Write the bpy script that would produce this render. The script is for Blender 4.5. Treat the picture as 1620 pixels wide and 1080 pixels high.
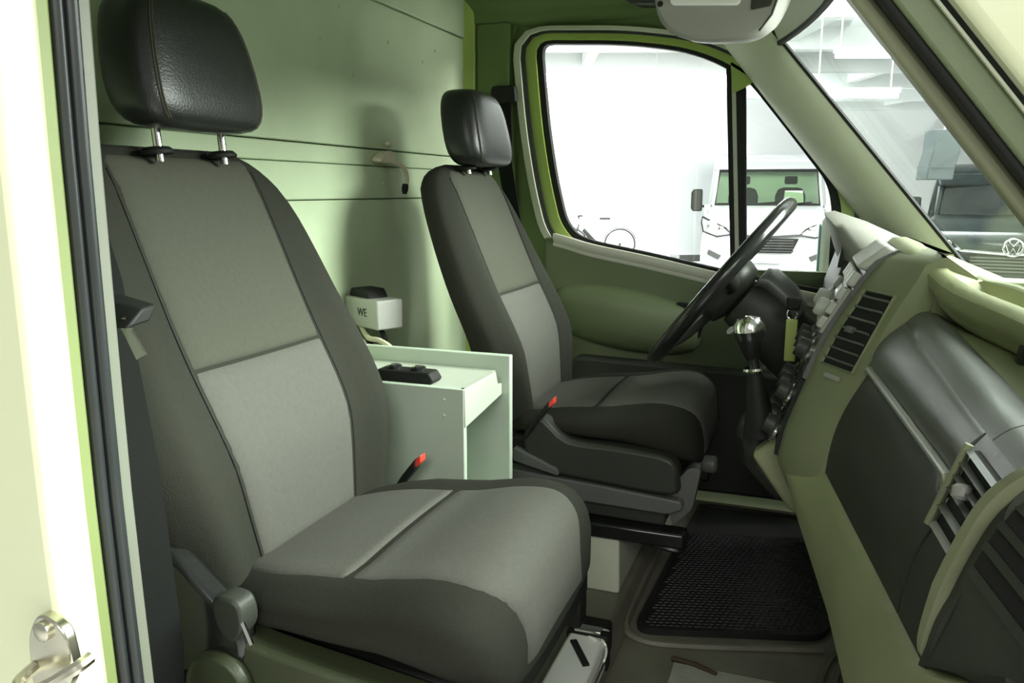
import bpy, math, random
from mathutils import Vector, Matrix
random.seed(4)
for o in list(bpy.data.objects): bpy.data.objects.remove(o, do_unlink=True)
sc = bpy.context.scene
COL = sc.collection
PI = math.pi

# ------------------------------------------------------------------ camera
PITCH, YAW, F = 0.1831, 0.3562, 1280.0
CAM = Vector((0.87, -1.41, 0.924))
cd = bpy.data.cameras.new('camera'); cam = bpy.data.objects.new('camera', cd); COL.objects.link(cam)
cam.location = CAM
cam.rotation_euler = (PI/2 - PITCH, 0, YAW)
cd.sensor_width = 36; cd.lens = 36*F/1620; cd.clip_start = 0.02
sc.camera = cam

# ------------------------------------------------------------------ world, exposure, large lights
w = bpy.data.worlds.new('world'); sc.world = w; w.use_nodes = True
w.node_tree.nodes['Background'].inputs[0].default_value = (0.97, 1.0, 0.93, 1)
w.node_tree.nodes['Background'].inputs[1].default_value = 0.30
sc.view_settings.view_transform = 'Standard'; sc.view_settings.look = 'None'
sc.view_settings.gamma = 1; sc.view_settings.use_curve_mapping = False
sc.view_settings.exposure = 0.3

RT = Vector((math.cos(YAW), math.sin(YAW), 0)); FG = Vector((-math.sin(YAW), math.cos(YAW), 0))
def gpos(gx, gy, z): return Vector((CAM.x, CAM.y, 0)) + RT*gx + FG*gy + Vector((0, 0, z))

def area(name, loc, target, sx, sy, power, col=(1, 1, 1)):
    l = bpy.data.lights.new(name, 'AREA'); l.shape = 'RECTANGLE'; l.size = sx; l.size_y = sy; l.energy = power; l.color = col
    o = bpy.data.objects.new(name, l); COL.objects.link(o); o.location = loc
    o.rotation_euler = (Vector(target) - Vector(loc)).to_track_quat('-Z', 'Y').to_euler()
    return o
# strip lamps of the workshop hall: ahead of the van, and beside its open door; plus added fill lamps
area('hall_lamp_ahead', (8.5, 2.6, 3.2), (0.3, 0.2, 0.9), 5.5, 2.4, 1500, (1, 1, 0.96))
area('fill_lamp_near', (3.8, 1.0, 3.1), (0.3, 0.0, 0.6), 2.8, 1.4, 560, (1, 1, 0.96))  # added fill, lifts the cushions, lower inserts and dash top
area('hall_lamp_beside', (2.0, -5.0, 3.0), (0.3, 0.0, 0.6), 3.0, 1.4, 105, (1, 1, 0.95))
area('fill_lamp_far', gpos(2.0, 19.0, 3.2), gpos(2.0, 22, -0.7), 9.0, 3.0, 2300)  # added fill without a fixture, brightens the far wall and floor
area('hall_lamp_middle', gpos(3.2, 9.0, 3.2), gpos(4.2, 13, 0.3), 5.0, 1.5, 450)

# ------------------------------------------------------------------ materials
M = {}
def mat(name, col, rough=0.5, metal=0.0, noise=0.0, nscale=8.0, bump=0.0, bscale=200.0, coat=0.0, spec=0.5, sheen=0.0, emit=0.0):
    m = bpy.data.materials.new(name); m.use_nodes = True; nt = m.node_tree; b = nt.nodes['Principled BSDF']
    b.inputs['Base Color'].default_value = (*col, 1); b.inputs['Roughness'].default_value = rough
    b.inputs['Metallic'].default_value = metal; b.inputs['Coat Weight'].default_value = coat
    b.inputs['Specular IOR Level'].default_value = spec; b.inputs['Sheen Weight'].default_value = sheen
    tc = nt.nodes.new('ShaderNodeTexCoord')
    if noise:
        n = nt.nodes.new('ShaderNodeTexNoise'); n.inputs['Scale'].default_value = nscale; n.inputs['Detail'].default_value = 5
        r = nt.nodes.new('ShaderNodeMapRange'); r.inputs[1].default_value = 0.3; r.inputs[2].default_value = 0.7
        r.inputs[3].default_value = 1 - noise; r.inputs[4].default_value = 1 + noise
        mx = nt.nodes.new('ShaderNodeVectorMath'); mx.operation = 'SCALE'; mx.inputs[0].default_value = col
        nt.links.new(tc.outputs['Object'], n.inputs['Vector']); nt.links.new(n.outputs[0], r.inputs[0])
        nt.links.new(r.outputs[0], mx.inputs['Scale']); nt.links.new(mx.outputs[0], b.inputs['Base Color'])
    if bump:
        n2 = nt.nodes.new('ShaderNodeTexNoise'); n2.inputs['Scale'].default_value = bscale; n2.inputs['Detail'].default_value = 2
        bp = nt.nodes.new('ShaderNodeBump'); bp.inputs['Strength'].default_value = bump; bp.inputs['Distance'].default_value = 0.002
        nt.links.new(tc.outputs['Object'], n2.inputs['Vector']); nt.links.new(n2.outputs[0], bp.inputs['Height'])
        nt.links.new(bp.outputs[0], b.inputs['Normal'])
    if emit:
        b.inputs['Emission Color'].default_value = (*col, 1); b.inputs['Emission Strength'].default_value = emit
    M[name] = m; return m
def glass(name, tint, gloss=0.06):
    m = bpy.data.materials.new(name); m.use_nodes = True; nt = m.node_tree; nt.nodes.clear()
    out = nt.nodes.new('ShaderNodeOutputMaterial'); mix = nt.nodes.new('ShaderNodeMixShader'); t = nt.nodes.new('ShaderNodeBsdfTransparent')
    g = nt.nodes.new('ShaderNodeBsdfGlossy'); g.inputs['Roughness'].default_value = 0.02
    t.inputs[0].default_value = (*tint, 1); mix.inputs[0].default_value = gloss
    nt.links.new(t.outputs[0], mix.inputs[1]); nt.links.new(g.outputs[0], mix.inputs[2]); nt.links.new(mix.outputs[0], out.inputs[0])
    M[name] = m
mat('body_paint', (0.72, 0.76, 0.50), 0.3, noise=0.02, nscale=3, coat=0.5)
mat('frame_paint', (0.34, 0.46, 0.10), 0.35, noise=0.03, nscale=4, coat=0.3)
mat('jamb_trim', (0.17, 0.18, 0.14), 0.5, noise=0.03)
mat('edge_paint', (0.20, 0.25, 0.09), 0.5, noise=0.05)
mat('webbing', (0.010, 0.011, 0.010), 0.9, bump=0.3, bscale=900, spec=0.15)
mat('bulkhead_paint', (0.46, 0.55, 0.36), 0.62, noise=0.08, nscale=5, bump=0.15, bscale=60)
mat('headliner', (0.13, 0.19, 0.065), 0.8, noise=0.06, nscale=6)
mat('pillar_plastic', (0.50, 0.53, 0.40), 0.55, noise=0.03, bump=0.1, bscale=500)
mat('olive_plastic', (0.18, 0.195, 0.11), 0.5, noise=0.03, nscale=10, bump=0.12, bscale=600)
mat('olive_light', (0.27, 0.29, 0.16), 0.5, noise=0.03, nscale=10, bump=0.12, bscale=600)
mat('door_plastic', (0.12, 0.15, 0.075), 0.5, noise=0.04, bump=0.12, bscale=500)
mat('sill_plastic', (0.50, 0.50, 0.42), 0.45, noise=0.03)
mat('grey_plastic', (0.095, 0.098, 0.092), 0.36, noise=0.04, bump=0.12, bscale=600)
mat('dark_plastic', (0.030, 0.033, 0.026), 0.45, spec=0.35, noise=0.05, bump=0.12, bscale=600)
mat('light_grey_plastic', (0.30, 0.295, 0.27), 0.4, noise=0.03)
mat('pale_grey_plastic', (0.40, 0.40, 0.37), 0.45, noise=0.03)
mat('hood_plastic', (0.20, 0.20, 0.17), 0.5, noise=0.03)
mat('silver', (0.42, 0.42, 0.40), 0.35, metal=0.6)
mat('chrome', (0.85, 0.85, 0.82), 0.12, metal=1.0)
mat('steel', (0.70, 0.68, 0.55), 0.25, metal=1.0, noise=0.1, nscale=30)
mat('black', (0.010, 0.011, 0.009), 0.6, spec=0.3)
mat('black_gloss', (0.015, 0.016, 0.015), 0.18)
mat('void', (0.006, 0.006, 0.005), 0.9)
mat('rubber', (0.022, 0.026, 0.026), 0.38, noise=0.1, nscale=20)
mat('vinyl', (0.016, 0.018, 0.016), 0.36, noise=0.05, bump=0.25, bscale=350)
mat('fabric_dark', (0.021, 0.022, 0.016), 0.9, noise=0.05, nscale=120, bump=0.4, bscale=700, spec=0.2)
mat('fabric_upper', (0.058, 0.060, 0.045), 0.9, noise=0.05, nscale=130, bump=0.4, bscale=700, spec=0.2)
mat('fabric_lower', (0.086, 0.086, 0.074), 0.9, noise=0.05, nscale=130, bump=0.4, bscale=700, spec=0.2)
mat('thread', (0.045, 0.042, 0.025), 0.7)
mat('seat_cover_plastic', (0.045, 0.054, 0.028), 0.4, noise=0.05, bump=0.1, bscale=500)
mat('red', (0.75, 0.06, 0.035), 0.35)
mat('box_paint', (0.45, 0.53, 0.43), 0.45, noise=0.05, nscale=7, bump=0.08, bscale=80)
mat('box_paint_white', (0.43, 0.47, 0.39), 0.4, noise=0.04)
mat('cable', (0.62, 0.58, 0.42), 0.5)
mat('floor_vinyl', (0.17, 0.16, 0.125), 0.55, noise=0.18, nscale=9, bump=0.2, bscale=60)
mat('sill_plate', (0.38, 0.38, 0.33), 0.5, noise=0.12, nscale=40)
mat('mat_rubber', (0.014, 0.015, 0.014), 0.55, noise=0.2, nscale=15)
mat('mat_tread', (0.012, 0.014, 0.014), 0.55, noise=0.3, nscale=60)
mat('seat_box_paint', (0.60, 0.62, 0.50), 0.45, noise=0.06)
mat('tag_green', (0.45, 0.52, 0.16), 0.5)
mat('white_plastic', (0.80, 0.80, 0.78), 0.35)
mat('wood_stick', (0.06, 0.04, 0.02), 0.7)
mat('garage_wall', (0.86, 0.87, 0.86), 0.8, noise=0.02, nscale=1)
mat('garage_ceiling', (0.80, 0.82, 0.81), 0.8, noise=0.02, nscale=1)
mat('garage_floor', (0.66, 0.67, 0.66), 0.35, noise=0.05, nscale=2)
mat('tube_glow', (1, 1, 1), 0.5, emit=9.0)
mat('van_white', (0.80, 0.83, 0.84), 0.3, coat=0.5, noise=0.01)
mat('van_dark', (0.016, 0.026, 0.028), 0.3, coat=0.6, noise=0.02)
mat('tyre', (0.02, 0.02, 0.02), 0.8)
mat('lamp_glass', (0.62, 0.66, 0.68), 0.15, coat=0.8)
mat('van_interior', (0.07, 0.11, 0.05), 0.8)
mat('van_seat', (0.02, 0.025, 0.022), 0.9)
mat('van_dash', (0.035, 0.045, 0.035), 0.6)
mat('duct_grey', (0.06, 0.08, 0.08), 0.5, noise=0.06, nscale=3)
mat('paper', (0.85, 0.86, 0.83), 0.7)
mat('teal', (0.25, 0.50, 0.44), 0.3)
mat('plate_text', (0.25, 0.26, 0.26), 0.6)
glass('window_glass', (0.97, 0.99, 0.975), 0.05)
glass('windscreen_glass', (0.93, 0.975, 0.95), 0.06)
glass('van_glass', (0.75, 0.84, 0.72), 0.05)
glass('van_glass_dark', (0.50, 0.58, 0.56), 0.22)

# ------------------------------------------------------------------ mesh helpers: everything is (verts, faces)
def merge(*vfs):
    V, Fs = [], []
    for v, f in vfs:
        n = len(V); V += [tuple(p) for p in v]; Fs += [tuple(i+n for i in q) for q in f]
    return V, Fs
def bx(x0, x1, y0, y1, z0, z1):
    V = [(x, y, z) for x in (x0, x1) for y in (y0, y1) for z in (z0, z1)]
    return V, [(0, 1, 3, 2), (4, 6, 7, 5), (0, 4, 5, 1), (2, 3, 7, 6), (0, 2, 6, 4), (1, 5, 7, 3)]
def loft(rings, closed=True, cap=True):
    n = len(rings[0]); V = [tuple(p) for r in rings for p in r]; Fs = []
    for i in range(len(rings)-1):
        for j in range(n if closed else n-1):
            k = (j+1) % n
            Fs.append((i*n+j, i*n+k, (i+1)*n+k, (i+1)*n+j))
    if cap and closed:
        Fs.append(tuple(reversed(range(n)))); Fs.append(tuple((len(rings)-1)*n+j for j in range(n)))
    return V, Fs
def prism(poly, plane, a, b):
    def p(u, v, t): return {'xz': (u, t, v), 'xy': (u, v, t), 'yz': (t, u, v)}[plane]
    return loft([[p(u, v, a) for u, v in poly], [p(u, v, b) for u, v in poly]])
def band(outer, inner, plane, a, b):
    def p(q, t): return {'xz': (q[0], t, q[1]), 'xy': (q[0], q[1], t), 'yz': (t, q[0], q[1])}[plane]
    n = len(outer); V = [p(q, a) for q in outer]+[p(q, a) for q in inner]+[p(q, b) for q in inner]+[p(q, b) for q in outer]
    Fs = []
    for s in range(4):
        t = (s+1) % 4
        for j in range(n):
            k = (j+1) % n; Fs.append((s*n+j, s*n+k, t*n+k, t*n+j))
    return V, Fs
def tube(path, r, n=8, closed=False, flat=None):
    P = [Vector(p) for p in path]; m = len(P); rings = []; nrm = None
    for i in range(m):
        a = P[(i-1) % m] if (closed or i > 0) else P[0]; b = P[(i+1) % m] if (closed or i < m-1) else P[-1]
        t = (b-a).normalized()
        if nrm is None: nrm = t.orthogonal().normalized() if flat is None else (Vector(flat)-t*t.dot(Vector(flat))).normalized()
        else: nrm = (nrm - t*nrm.dot(t)).normalized()
        bn = t.cross(nrm); rr = r[i] if isinstance(r, (list, tuple)) else r
        ra, rb = rr if isinstance(rr, tuple) else (rr, rr)
        rings.append([P[i]+nrm*ra*math.cos(2*PI*k/n)+bn*rb*math.sin(2*PI*k/n) for k in range(n)])
    if closed: rings.append(rings[0])
    return loft(rings, True, not closed)
def lathe(profile, org, axis, n=16):
    a = Vector(axis).normalized(); u = a.orthogonal().normalized(); v = a.cross(u); o = Vector(org)
    return loft([[o+a*h+(u*math.cos(2*PI*k/n)+v*math.sin(2*PI*k/n))*r for k in range(n)] for r, h in profile])
def sheet(grid, off):
    """solid from a grid of points and an offset vector (or function of the point)"""
    R, Cn = len(grid), len(grid[0]); A = [Vector(p) for r in grid for p in r]
    B = [p+(Vector(off(p)) if callable(off) else Vector(off)) for p in A]; V = [tuple(p) for p in A+B]; n = R*Cn; Fs = []
    for i in range(R-1):
        for j in range(Cn-1):
            q = (i*Cn+j, i*Cn+j+1, (i+1)*Cn+j+1, (i+1)*Cn+j); Fs.append(q); Fs.append(tuple(k+n for k in reversed(q)))
    edge = [(0, j) for j in range(Cn)]+[(i, Cn-1) for i in range(1, R)]+[(R-1, j) for j in range(Cn-2, -1, -1)]+[(i, 0) for i in range(R-2, 0, -1)]
    for k in range(len(edge)):
        a = edge[k][0]*Cn+edge[k][1]; q = edge[(k+1) % len(edge)]; b = q[0]*Cn+q[1]; Fs.append((a, a+n, b+n, b))
    return V, Fs
def xf(vf, mtx): return [tuple(mtx @ Vector(p)) for p in vf[0]], vf[1]
def lerp(a, b, t): return a+(b-a)*t
def interp(tab, x):
    if x <= tab[0][0]: return tab[0][1]
    for (a, p), (b, q) in zip(tab, tab[1:]):
        if x <= b:
            t = (x-a)/(b-a); return lerp(p, q, t)
    return tab[-1][1]
def sinterp(tab, x):
    """Catmull-Rom through a table of scalars"""
    n = len(tab)
    if x <= tab[0][0]: return tab[0][1]
    if x >= tab[-1][0]: return tab[-1][1]
    for i in range(n-1):
        if x <= tab[i+1][0]:
            a, b = tab[i], tab[i+1]; t = (x-a[0])/(b[0]-a[0]); h = b[0]-a[0]
            def sl(k):
                lo, hi = max(k-1, 0), min(k+1, n-1); return (tab[hi][1]-tab[lo][1])/(tab[hi][0]-tab[lo][0])
            m0, m1 = sl(i)*h, sl(i+1)*h
            return (2*t**3-3*t*t+1)*a[1]+(t**3-2*t*t+t)*m0+(-2*t**3+3*t*t)*b[1]+(t**3-t*t)*m1
def smooth(pts, n=6, closed=False):
    m = len(pts); out = []
    for i in range(m if closed else m-1):
        g = lambda k: Vector(pts[k % m]) if closed else Vector(pts[min(max(k, 0), m-1)])
        p0, p1, p2, p3 = g(i-1), g(i), g(i+1), g(i+2)
        for s in range(n):
            t = s/n
            out.append(tuple(0.5*((2*p1)+(p2-p0)*t+(2*p0-5*p1+4*p2-p3)*t*t+(3*p1-p0-3*p2+p3)*t**3)))
    if not closed: out.append(tuple(pts[-1]))
    return out
def roundpoly(poly, r, n=5):
    """round the corners of a 2d polygon; r one radius or one per corner"""
    out = []; m = len(poly)
    for i in range(m):
        p = Vector(poly[i]); a = Vector(poly[i-1])-p; b = Vector(poly[(i+1) % m])-p
        rr = r[i] if isinstance(r, (list, tuple)) else r
        rr = min(rr, a.length*0.49, b.length*0.49)
        p0 = p+a.normalized()*rr; p1 = p+b.normalized()*rr
        for k in range(n+1):
            t = k/n; out.append(tuple(p0*(1-t)**2+p*2*t*(1-t)+p1*t*t))
    return out
def offset(poly, d, topk=0.0):
    m = len(poly); area2 = sum(poly[i][0]*poly[(i+1) % m][1]-poly[(i+1) % m][0]*poly[i][1] for i in range(m)); sg = 1 if area2 > 0 else -1
    out = []
    for i in range(m):
        t = (Vector(poly[(i+1) % m])-Vector(poly[i-1]))
        nrm = Vector((t.y, -t.x))*sg
        nrm = nrm.normalized() if nrm.length > 1e-9 else Vector((0, 0))
        q = d*(1-topk*max(0, nrm.y)**2); out.append((poly[i][0]+nrm.x*q, poly[i][1]+nrm.y*q))
    return out
# ------------------------------------------------------------------ object helpers
def wloc(o):
    v = Vector((0, 0, 0))
    while o: v = v+o.location; o = o.parent
    return v
def obj(name, vf, m, parent=None, bevel=0.0, seg=2, angle=40, local=False, label=None):
    me = bpy.data.meshes.new(name); off = Vector((0, 0, 0)) if (parent is None or local) else wloc(parent)
    me.from_pydata([tuple(Vector(p)-off) for p in vf[0]], [], vf[1]); me.validate(); me.update()
    import bmesh
    b = bmesh.new(); b.from_mesh(me); bmesh.ops.recalc_face_normals(b, faces=b.faces); b.to_mesh(me); b.free()
    me.polygons.foreach_set('use_smooth', [True]*len(me.polygons))
    me.set_sharp_from_angle(angle=math.radians(angle))
    o = bpy.data.objects.new(name, me); COL.objects.link(o); me.materials.append(M[m] if isinstance(m, str) else m)
    if parent: o.parent = parent
    if bevel:
        bv = o.modifiers.new('bevel', 'BEVEL'); bv.width = bevel; bv.segments = seg; bv.limit_method = 'ANGLE'; bv.angle_limit = math.radians(35)
        bv.harden_normals = False
    if label: o['label'] = label
    return o
def thing(name, label, cat, loc=(0, 0, 0), rz=0, group=None):
    o = bpy.data.objects.new(name, None); COL.objects.link(o); o.empty_display_size = 0.05
    o.location = loc; o.rotation_euler = (0, 0, rz); o['label'] = label; o['category'] = cat
    if group: o['group'] = group
    return o
def struct(name, vf, m, label=None, cat=None, **k):
    o = obj(name, vf, m, **k); o['kind'] = 'structure'
    if label: o['label'] = label
    if cat: o['category'] = cat
    return o
def structroot(name, label, cat, loc=(0, 0, 0), rz=0):
    o = thing(name, label, cat, loc, rz); o['kind'] = 'structure'; return o
def tag(o, label, cat, group=None):
    o['label'] = label; o['category'] = cat
    if group: o['group'] = group
    return o
def text(name, s, size, m, mtx, parent, depth=0.001):
    cu = bpy.data.curves.new(name, 'FONT'); cu.body = s; cu.size = size; cu.extrude = depth; cu.align_x = 'CENTER'; cu.align_y = 'CENTER'
    t = bpy.data.objects.new(name, cu); COL.objects.link(t); dg = bpy.context.evaluated_depsgraph_get(); dg.update()
    me = bpy.data.meshes.new_from_object(t.evaluated_get(dg)); bpy.data.objects.remove(t)
    V = [tuple(mtx @ v.co) for v in me.vertices]; Fs = [tuple(p.vertices) for p in me.polygons]; bpy.data.meshes.remove(me)
    return obj(name, (V, Fs), m, parent, local=True)

# ================================================================== STRUCTURE OF THE CAB
BHX, SIDE = -0.16, 0.98
# floor: lower footwell, raised seat platform
fl = structroot('floor', 'brown-grey vinyl cab floor with a raised seat platform', 'floor')
obj('footwell_floor', bx(-0.16, 1.30, -0.86, 0.98, -0.06, 0.0), 'floor_vinyl', fl)
obj('seat_platform', prism(roundpoly([(-0.16, 0.0), (0.55, 0.0), (0.528, 0.06), (-0.16, 0.06)], [0.001, 0.01, 0.012, 0.001]), 'xz', -0.86, 0.98), 'floor_vinyl', fl)
obj('sill_plate', bx(0.66, 0.90, -0.03, 0.075, 0.0, 0.006), 'sill_plate', fl, bevel=0.002, label='worn grey plate on the cab floor')
for k in range(3):
    obj('floor_ridge', tube(smooth([(0.93+0.025*k, -0.3, 0.003), (0.93+0.025*k, 0.05, 0.003), (0.955+0.02*k, 0.2, 0.004), (1.0, 0.27, 0.004)], 5), 0.006, 6), 'floor_vinyl', fl)
obj('platform_groove_ridge', tube(smooth([(0.545, 0.55, 0.02), (0.540, 0.25, 0.02), (0.542, 0.17, 0.015), (0.57, 0.135, 0.006), (0.66, 0.14, 0.004), (0.94, 0.225, 0.004)], 5), 0.008, 6), 'floor_vinyl', fl)
struct('wall_front', bx(1.30, 1.34, -0.9, 1.0, -0.06, 0.70), 'void', 'dark firewall under the dashboard', 'wall')
# bulkhead behind the seats
bh = structroot('wall_rear', 'sage green painted bulkhead behind the two seats', 'wall', (BHX, 0, 0))
obj('panel', bx(BHX-0.03, BHX, -0.86, 1.02, -0.06, 0.905), 'bulkhead_paint', bh, bevel=0.003)
obj('leak_blocker', bx(BHX-0.06, BHX-0.031, -0.9, 1.06, -0.06, 1.62), 'bulkhead_paint', bh)  # unseen sheet added to stop light leaking through the panel gaps
obj('rail', bx(BHX-0.03, BHX+0.003, -0.86, 0.93, 0.907, 0.985), 'bulkhead_paint', bh, bevel=0.003)
obj('rail', bx(BHX-0.03, BHX+0.0015, -0.86, 0.93, 0.9865, 1.025), 'bulkhead_paint', bh, bevel=0.003)
obj('panel', bx(BHX-0.03, BHX, -0.86, 1.02, 1.028, 1.375), 'bulkhead_paint', bh, bevel=0.003)
obj('panel', bx(BHX-0.03, BHX+0.004, -0.86, 1.02, 1.378, 1.62), 'bulkhead_paint', bh, bevel=0.003)
obj('edge_strip', prism(roundpoly([(BHX-0.02, 0.92), (BHX+0.03, 0.955), (BHX+0.035, 0.99), (BHX-0.02, 0.99)], 0.008), 'xy', -0.06, 1.62), 'frame_paint', bh)
for (y, z) in ((0.25, 1.33), (0.47, 1.29), (0.66, 1.27), (0.3, 1.19), (0.17, 1.25), (0.42, 0.945), (0.74, 1.31)):
    obj('rivet', lathe([(0.004, 0), (0.0035, 0.002), (0.001, 0.003)], (BHX+(0.003 if z < 1 else 0), y, z), (1, 0, 0), 8), 'bulkhead_paint', bh)
# roof lining
cl = structroot('ceiling', 'green headliner over the cab', 'ceiling')
obj('lining', bx(-0.2, 0.72, -0.9, 1.05, 1.56, 1.62), 'headliner', cl)
obj('cant_rail', prism(smooth([(1.05, 1.62), (0.90, 1.56), (0.93, 1.50), (0.955, 1.45), (0.965, 1.415), (1.05, 1.41)], 4, True), 'yz', -0.16, 0.80), 'headliner', cl)
def hedge(y): return 0.755+0.135*(1-(y/0.8)**2)
obj('header', sheet([[(lerp(0.50, hedge(y), u), y, 1.56-0.27*u**1.5+0.035*math.sin(PI*u)) for u in [k/8 for k in range(9)]] for y in [lerp(-0.8, 0.82, k/16) for k in range(17)]], (0.01, 0, 0.03)), 'pillar_plastic', cl, angle=60)
obj('windscreen_top_seal', tube([(hedge(y)+0.004, y, 1.288) for y in [lerp(-0.8, 0.81, k/20) for k in range(21)]], 0.008, 6), 'black', cl)
# side wall on the driver's side behind the door
wl = structroot('wall_left', 'dark green inner body pillar beside the driver seat', 'wall', (0, SIDE, 0))
obj('pillar_panel', prism(roundpoly([(-0.16, -0.06), (0.02, -0.06), (0.0, 0.8), (-0.02, 1.35), (0.02, 1.47), (0.02, 1.6), (-0.16, 1.6)], 0.03), 'xz', 0.975, 1.06), 'headliner', wl)
obj('belt_anchor_cover', prism(roundpoly([(-0.125, 1.20), (-0.02, 1.20), (-0.015, 1.42), (-0.125, 1.42)], 0.015), 'xz', 0.955, 0.985), 'headliner', wl, bevel=0.006)
obj('sill_wall', bx(0.0, 1.3, 1.03, 1.06, -0.06, 0.70), 'door_plastic', wl)
# ---- driver's door: outline of the glazed opening in X-Z
DLO = [(0.061, 1.362), (0.33, 1.345), (0.50, 1.315), (0.60, 1.275), (0.688, 1.215), (0.80, 1.08), (0.905, 0.945), (0.925, 0.88), (0.93, 0.64), (0.657, 0.687), (0.42, 0.735), (0.25, 0.765), (0.185, 0.785), (0.145, 0.835), (0.115, 0.95), (0.085, 1.12)]
DLOs = roundpoly(DLO, [0.045, .1, .08, .05, .03, .08, .05, .03, .03, .1, .08, .04, .03, .03, .06, .08], 4)
dr = structroot('door_1', 'closed driver door with a large side window', 'door', (0.45, SIDE, 0))
def ring(name, d0, d1, y0, y1, m): return obj(name, band(offset(DLOs, d1, 0.45), offset(DLOs, d0, 0.45), 'xz', y0, y1), m, dr, angle=50)
ring('glass_seal', -0.010, 0.008, 0.985, 1.01, 'black')
ring('window_frame', 0.008, 0.040, 0.975, 1.02, 'frame_paint')
ring('door_seal', 0.040, 0.052, 0.965, 1.02, 'rubber')
ring('opening_trim', 0.052, 0.072, 0.955, 1.03, 'pillar_plastic')
obj('opening_flange', band([(x if x < 0.62 else lerp(x, q[0], 0.75), z if x < 0.62 else lerp(z, q[1], 0.75)) for (x, z), q in zip(offset(DLOs, 0.16), offset(DLOs, 0.072, 0.45))], offset(DLOs, 0.072, 0.45), 'xz', 0.985, 1.03), 'headliner', dr)
obj('window_pane', prism([p for p in roundpoly([(0.061, 1.362), (0.33, 1.345), (0.50, 1.315), (0.615, 1.27), (0.645, 0.66), (0.42, 0.735), (0.25, 0.765), (0.185, 0.785), (0.145, 0.835), (0.115, 0.95), (0.085, 1.12)], 0.03)], 'xz', 0.998, 1.003), 'window_glass', dr)
obj('quarter_pane', prism([(0.640, 1.25), (0.688, 1.215), (0.80, 1.08), (0.905, 0.945), (0.925, 0.88), (0.93, 0.64), (0.67, 0.68)], 'xz', 0.998, 1.003), 'window_glass', dr)
def mull(name, a, b, y0, y1, m):
    return obj(name, loft([[(0.610+a, y0, 1.30), (0.610+b, y0, 1.30), (0.610+b, y1, 1.30), (0.610+a, y1, 1.30)], [(0.655+a, y0, 0.64), (0.655+b, y0, 0.64), (0.655+b, y1, 0.64), (0.655+a, y1, 0.64)]]), m, dr)
mull('divider_seal', -0.002, 0.012, 0.98, 1.012, 'black'); mull('window_divider', 0.012, 0.023, 0.976, 1.012, 'sill_plastic'); mull('divider_seal', 0.023, 0.042, 0.978, 1.012, 'black')
qp = roundpoly([(0.660, 1.232), (0.690, 1.205), (0.80, 1.07), (0.895, 0.95), (0.912, 0.88), (0.915, 0.64), (0.69, 0.68)], [0.02, .02, .05, .05, .03, .03, .03])
obj('quarter_seal', band(offset(qp, 0.012), offset(qp, -0.004), 'xz', 0.984, 1.006), 'black', dr)
obj('quarter_corner', prism([(0.622, 1.275), (0.66, 1.25), (0.69, 1.222), (0.655, 1.20), (0.632, 1.19)], 'xz', 0.975, 1.0), 'frame_paint', dr)
# lower door trim
sill = [(0.10, 0.80), (0.17, 0.783), (0.25, 0.762), (0.42, 0.731), (0.657, 0.683), (0.95, 0.63)]
top = smooth(sill, 4)
obj('door_panel', prism([(x, z-0.012) for x, z in top]+[(0.97, 0.08), (0.10, 0.08)], 'xz', 0.935, 1.02), 'door_plastic', dr, bevel=0.008)
obj('sill_ledge', sheet([[(x, 0.928+0.006*abs(j-1), z-0.018+0.013*min(j, 2)) if j < 3 else (x, 0.995, z+0.004) for j in range(4)] for x, z in top[2:]], (0, 0.004, -0.018)), 'sill_plastic', dr, angle=60)
ar = []
for i in range(19):
    a = PI*i/18; c, e = -math.cos(a), max(0.02, math.sin(a))**0.55; x = 0.355+0.225*c
    ar.append([(x, 0.948-0.075*e*max(0, math.cos(b))**0.7, 0.553-0.13*(x-0.355)+0.092*e*math.copysign(abs(math.sin(b))**0.75, math.sin(b))) for b in [-PI/2+PI*k/14 for k in range(15)]])
obj('armrest', loft(ar), 'door_plastic', dr, angle=70)
obj('grip_recess', prism(roundpoly([(0.50, 0.612), (0.565, 0.605), (0.59, 0.565), (0.575, 0.50), (0.53, 0.55)], 0.02), 'xz', 0.915, 0.945), 'black', dr, bevel=0.004)
obj('door_pocket', prism(roundpoly([(0.20, 0.44), (0.96, 0.42), (0.96, 0.06), (0.20, 0.06)], 0.04), 'xz', 0.89, 0.94), 'dark_plastic', dr, bevel=0.012)
# ---- A pillars
def pillar(name, label, e1, e2, out, m, bulge):
    g = []
    for t in [i/10 for i in range(11)]:
        a = Vector(e1[0]).lerp(Vector(e1[1]), t); b = Vector(e2[0]).lerp(Vector(e2[1]), t)
        g.append([a.lerp(b, s)+Vector(bulge)*math.sin(PI*s)**0.7 for s in [k/8 for k in range(9)]])
    o = struct(name, sheet(g, out), m, label, 'trim', angle=60); return o
pillar('trim_1', 'pale grey plastic lining of the windscreen pillar beyond the steering wheel', ((0.52, 0.955, 1.42), (1.06, 0.955, 0.755)), ((0.70, 0.80, 1.365), (1.235, 0.80, 0.72)), (-0.006, 0.10, 0.0), 'pillar_plastic', (-0.02, -0.03, 0.0))
obj('windscreen_seal', tube([(0.705, 0.80, 1.36), (0.98, 0.80, 1.030), (1.238, 0.80, 0.72)], 0.006, 6), 'black', bpy.data.objects['trim_1'])
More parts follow.
